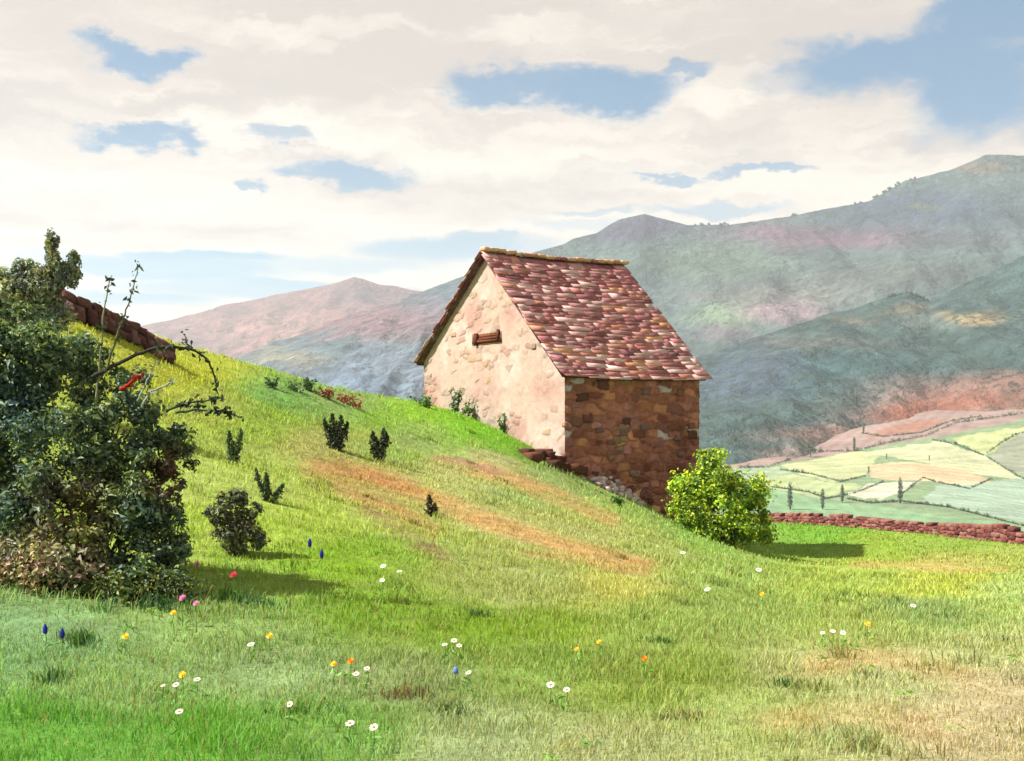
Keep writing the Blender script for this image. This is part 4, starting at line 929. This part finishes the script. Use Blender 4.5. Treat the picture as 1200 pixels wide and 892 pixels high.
FL = [
 (53,737,'blue','leftmost violet blue spike flower in the lower left meadow',7),(73,742,'blue','second violet blue spike flower, right of the leftmost one',7),
 (363,636,'blue','blue spike flower alone on the yellow green slope, upper of two',6),(377,649,'blue','blue spike flower, lower of the two on the yellow green slope',6),
 (534,786,'round','round pale blue flower left of a small daisy',5.5),
 (231,663,'pink','pale pink flower under the dark bush, highest of the pinks',6),(214,702,'pink','larger pink flower in the shade below the dark bush',6.5),(230,708,'pink','pink flower just right of the larger pink one',5.5),(274,675,'red','single crimson flower right of the pink flowers',7),
 (203,719,'yellow','yellow flower just below the pink flowers',5.5),(147,747,'yellow','yellow flower alone right of the violet blue flowers',6.5),(316,746,'yellow','yellow flower right of a daisy below the shaded bush',6),
 (391,779,'yellow','pale yellow flower left of the orange one',5.5),(411,776,'yellow','orange yellow flower among two daisies',6),(214,792,'yellow','yellow flower beside three daisies in the lower left',6.5),
 (676,762,'yellow','faint yellow flower in the middle of the meadow, left of two',4.5),(702,753,'yellow','faint yellow flower in the middle of the meadow, right of two',4.5),(755,773,'yellow','orange flower beside a dark grass tuft',5.5),
 (893,697,'yellow','small yellow flower on the slope below the round bush',4.5),(1017,732,'yellow','yellow flower right of three clustered daisies',5),
 (294,756,'daisy','daisy left of the yellow flower below the shaded bush',6),(206,803,'daisy','daisy left below the yellow flower in the lower left',5.5),(231,797,'daisy','daisy right of the yellow flower in the lower left',5.5),(191,804,'daisy','smallest daisy at the left end of the lower left group',4),
 (210,835,'daisy','lone daisy lowest in the left of the meadow',6.5),(339,826,'daisy','lone daisy in the row of dark grass blades',6),(410,848,'daisy','large daisy at the bottom edge, left of a pair',7.5),(438,853,'daisy','large daisy at the bottom edge, right of a pair',7),
 (417,790,'daisy','daisy just below the orange yellow flower',5.5),(430,784,'daisy','daisy right of the orange yellow flower',5),(521,756,'daisy','left daisy of the cluster of three above the round blue flower',5),(532,751,'daisy','top daisy of the cluster of three above the round blue flower',5),(538,757,'daisy','right daisy of the cluster of three above the round blue flower',4.5),
 (549,789,'daisy','daisy right of the round pale blue flower',5),(645,803,'daisy','pinkish white daisy on the left of a pair in the middle',6.5),(664,809,'daisy','cream daisy on the right of a pair in the middle',5.5),
 (449,664,'daisy','upper left daisy of three on the vivid green slope',5),(468,670,'daisy','right daisy of three on the vivid green slope',4.5),(448,680,'daisy','lowest daisy of three on the vivid green slope',4.5),
 (829,691,'daisy','daisy on the slope left below the round bush',5),(889,668,'daisy','daisy on the slope just below the round bush shadow',5),(800,648,'daisy','farthest daisy high on the slope before the barn',4.5),
 (964,742,'daisy','left daisy of three clustered on the right slope',4),(976,740,'daisy','middle daisy of three clustered on the right slope',4.5),(988,742,'daisy','right daisy of three clustered on the right slope',4.5),(1070,710,'daisy','lone daisy at the edge of the lower right meadow',5)]
for px, py, kd, lab, sz in FL: flower(px, py, kd, lab, sz)

# ------------------------------------------------------------------ far trees and hedges
def vhit(px, py):
    ds = np.arange(480, 1400, 2.0); x = (px - 600) / FPX * ds; z = CZ + (HOR - py) / FPX * ds; hv = HV(x, ds); i = np.nonzero(z < hv)[0]
    if not len(i): return None
    i = i[0]; return np.array([x[i], ds[i], hv[i]])
def ray_m4(px, py):
    dg = bpy.context.evaluated_depsgraph_get(); o = np.array([0, 0, CZ]); d = Vector(((px - 600) / FPX, 1, (HOR - py) / FPX)).normalized()
    best = None
    for nm in ('fields', 'hills'):
        ob = bpy.data.objects[nm]; ok, loc, *_ = ob.ray_cast(Vector(o), d)
        if ok and (best is None or loc.y < best[1]): best = np.array(loc)
    return best
bpy.context.view_layer.update()
FARC = ((96,116,96),(84,104,90),(112,126,98))
def far_crown(kind, seed):
    """crown and trunk meshes of unit height"""
    r0 = rng.random(3)
    if kind == 'cypress': bl = [(0, 0, .18 + .15 * i, .10 * math.sin(math.pi * (.25 + .13 * i)) + .02, .10, .11) for i in range(6)]
    else: bl = [(0, 0, .6, .32, .32, .30), (.2, 0, .5, .22, .22, .2), (-.22, .1, .52, .2, .2, .2), (.02, -.1, .78, .2, .2, .18)]
    p, nr, k, d = crown_points(bl, 420, .6, .3, seed); cl = np.array([lin(*c) for c in FARC])[rng.integers(3, size=420)] * .8
    V, T, C = leaves(p, nr, .09 if kind != 'cypress' else .06, cl, .7)
    mb = MB(); mb.tube([(0, 0, -.05), (0, 0, .25), (0, 0, .6)], [.03, .025, .012], lin(80, 66, 54), 6)
    c_ = mesh_np('crown', V, [T], C, MAT['farleaf']); t_ = mb.build('trunk', MAT['bark']); return c_, t_
PRO = {'cypress': far_crown('cypress', 1), 'round': far_crown('round', 2)}
_first = {'cypress': True, 'round': True}
def far_tree(loc, hgt, kind, name, label, group, wide=1.0):
    t_ = thing(name, tuple(loc), label, 'tree', group); t_.rotation_euler.z = rng.random() * 6.28; t_.scale = (hgt * wide, hgt * wide, hgt)
    for o in PRO[kind]:
        c_ = o if _first[kind] else o.copy()
        if not _first[kind]: COL.objects.link(c_)
        c_.parent = t_
    _first[kind] = False
CY = [(926,597,31,'tall dark cypress nearest the round bush, low in the valley'),(964,597,24,'cypress second from the left in the valley row'),(987,589,21,'cypress at the corner of a pale field'),(1055,590,30,'tallest lone cypress right of the pale field'),
      (895,565,12,'cypress half hidden behind the round bush'),(1001,529,17,'cypress on the dark hedge under the reddish slope'),(1012,508,12,'cypress beside the orange red ground'),(1003,476,14,'cypress highest up on the reddish slope'),(1018,555,9,'small cypress at the corner of the ochre field'),(1039,538,7,'small cypress above the ochre field'),(1089,540,7,'small cypress on the pale strip field')]
for px, py, h_, lab in CY:
    q = ray_m4(px, py)
    if q is not None: far_tree(q, h_ * q[1] / FPX, 'cypress', 'cypress_tree', lab, 'cypresses in the valley')
q = ray_m4(950, 536); far_tree(q, 18 * q[1] / FPX, 'round', 'broad_tree', 'broad grey tree on the hedge below the reddish slope', 'broad trees in the valley')
for i in range(26):
    px = (rng.choice([818, 826, 833, 840, 848, 856, 925, 930, 1000, 1006, 1012, 1020, 1027, 1034, 1040, 1046, 1052, 1060]) + rng.normal() * 6); q = top_m3(px); q[2] -= 3
    far_tree(q, (3 + 2.5 * rng.random()) * q[1] / FPX, 'round', 'ridge_tree', 'small dark tree on the skyline of the long mountain', 'trees on the mountain skyline', 1.2)
for i in range(12):
    px = 1042 + i * 4 + rng.normal(); q = top_m4(px); q[2] -= 3
    far_tree(q, (5 + 2 * rng.random()) * q[1] / FPX, 'round', 'ridge_tree', 'dark tree in the row on the knoll of the teal hillside', 'trees on the knoll', 1.1)
HEDGES = [([(866,549),(900,548),(935,536),(961,530),(1002,529),(1042,519),(1086,511),(1120,496),(1192,486),(1250,478)],'dark hedge along the foot of the reddish slope',4.5),
 ([(904,571),(948,577),(968,585),(1002,578),(1035,565)],'curving hedge under the yellow green field',3),([(915,551),(951,556),(985,565),(1015,558)],'hedge along the lower edge of the pale yellow field',3.5),
 ([(1093,516),(1120,521),(1157,536),(1192,558),(1230,575)],'hedge running down right from the reddish slope',3.5),([(1157,531),(1177,517),(1192,509),(1240,497)],'short hedge under the upper right field',3),
 ([(992,585),(1019,590),(1056,588),(1113,595),(1153,605),(1192,615),(1250,628)],'dark hedge lowest in the valley above the meadow wall',3.5),([(1163,561),(1136,573),(1096,565),(1082,560),(1056,580)],'hedge round the lower edge of the ochre field',2.6),
 ([(1010,508),(1035,512),(1080,507),(1113,494),(1150,488)],'thin hedge around the orange red ground',2.4)]
for pl, lab, hpx in HEDGES:
    pl = np.array(pl, float); seg = np.hypot(*np.diff(pl, axis=0).T); cum = np.concatenate([[0], np.cumsum(seg)]); n = int(cum[-1] / 1.1)
    Q = [ray_m4(np.interp(s, cum, pl[:, 0]), np.interp(s, cum, pl[:, 1])) for s in np.linspace(0, cum[-1], n)]; Q = [q for q in Q if q is not None]
    bl = [(q[0], q[1], q[2] + hpx * q[1] / FPX * .3, 1.0 * q[1] / FPX, 1.2, hpx * q[1] / FPX * (.2 + .6 * rng.random() ** 2)) for q in Q if rng.random() < .86] + [(q[0], q[1], q[2] + hpx * q[1] / FPX * .55, hpx * q[1] / FPX * .7, 1.5, hpx * q[1] / FPX * (.6 + .5 * rng.random())) for q in Q if rng.random() < .05]
    p, nr, k, d = crown_points(bl, 15 * len(bl), .8, .4, 7); cl = np.array([lin(*c) for c in FARC])[rng.integers(3, size=len(p))] * .75
    V, T, C = leaves(p, nr, .75, cl, .7); b0 = Q[len(Q) // 2]
    o = mesh_np('hedge', V - b0, [T], C, MAT['farleaf']); o.location = b0; tag(o, lab, 'hedge', 'hedges between the valley fields')
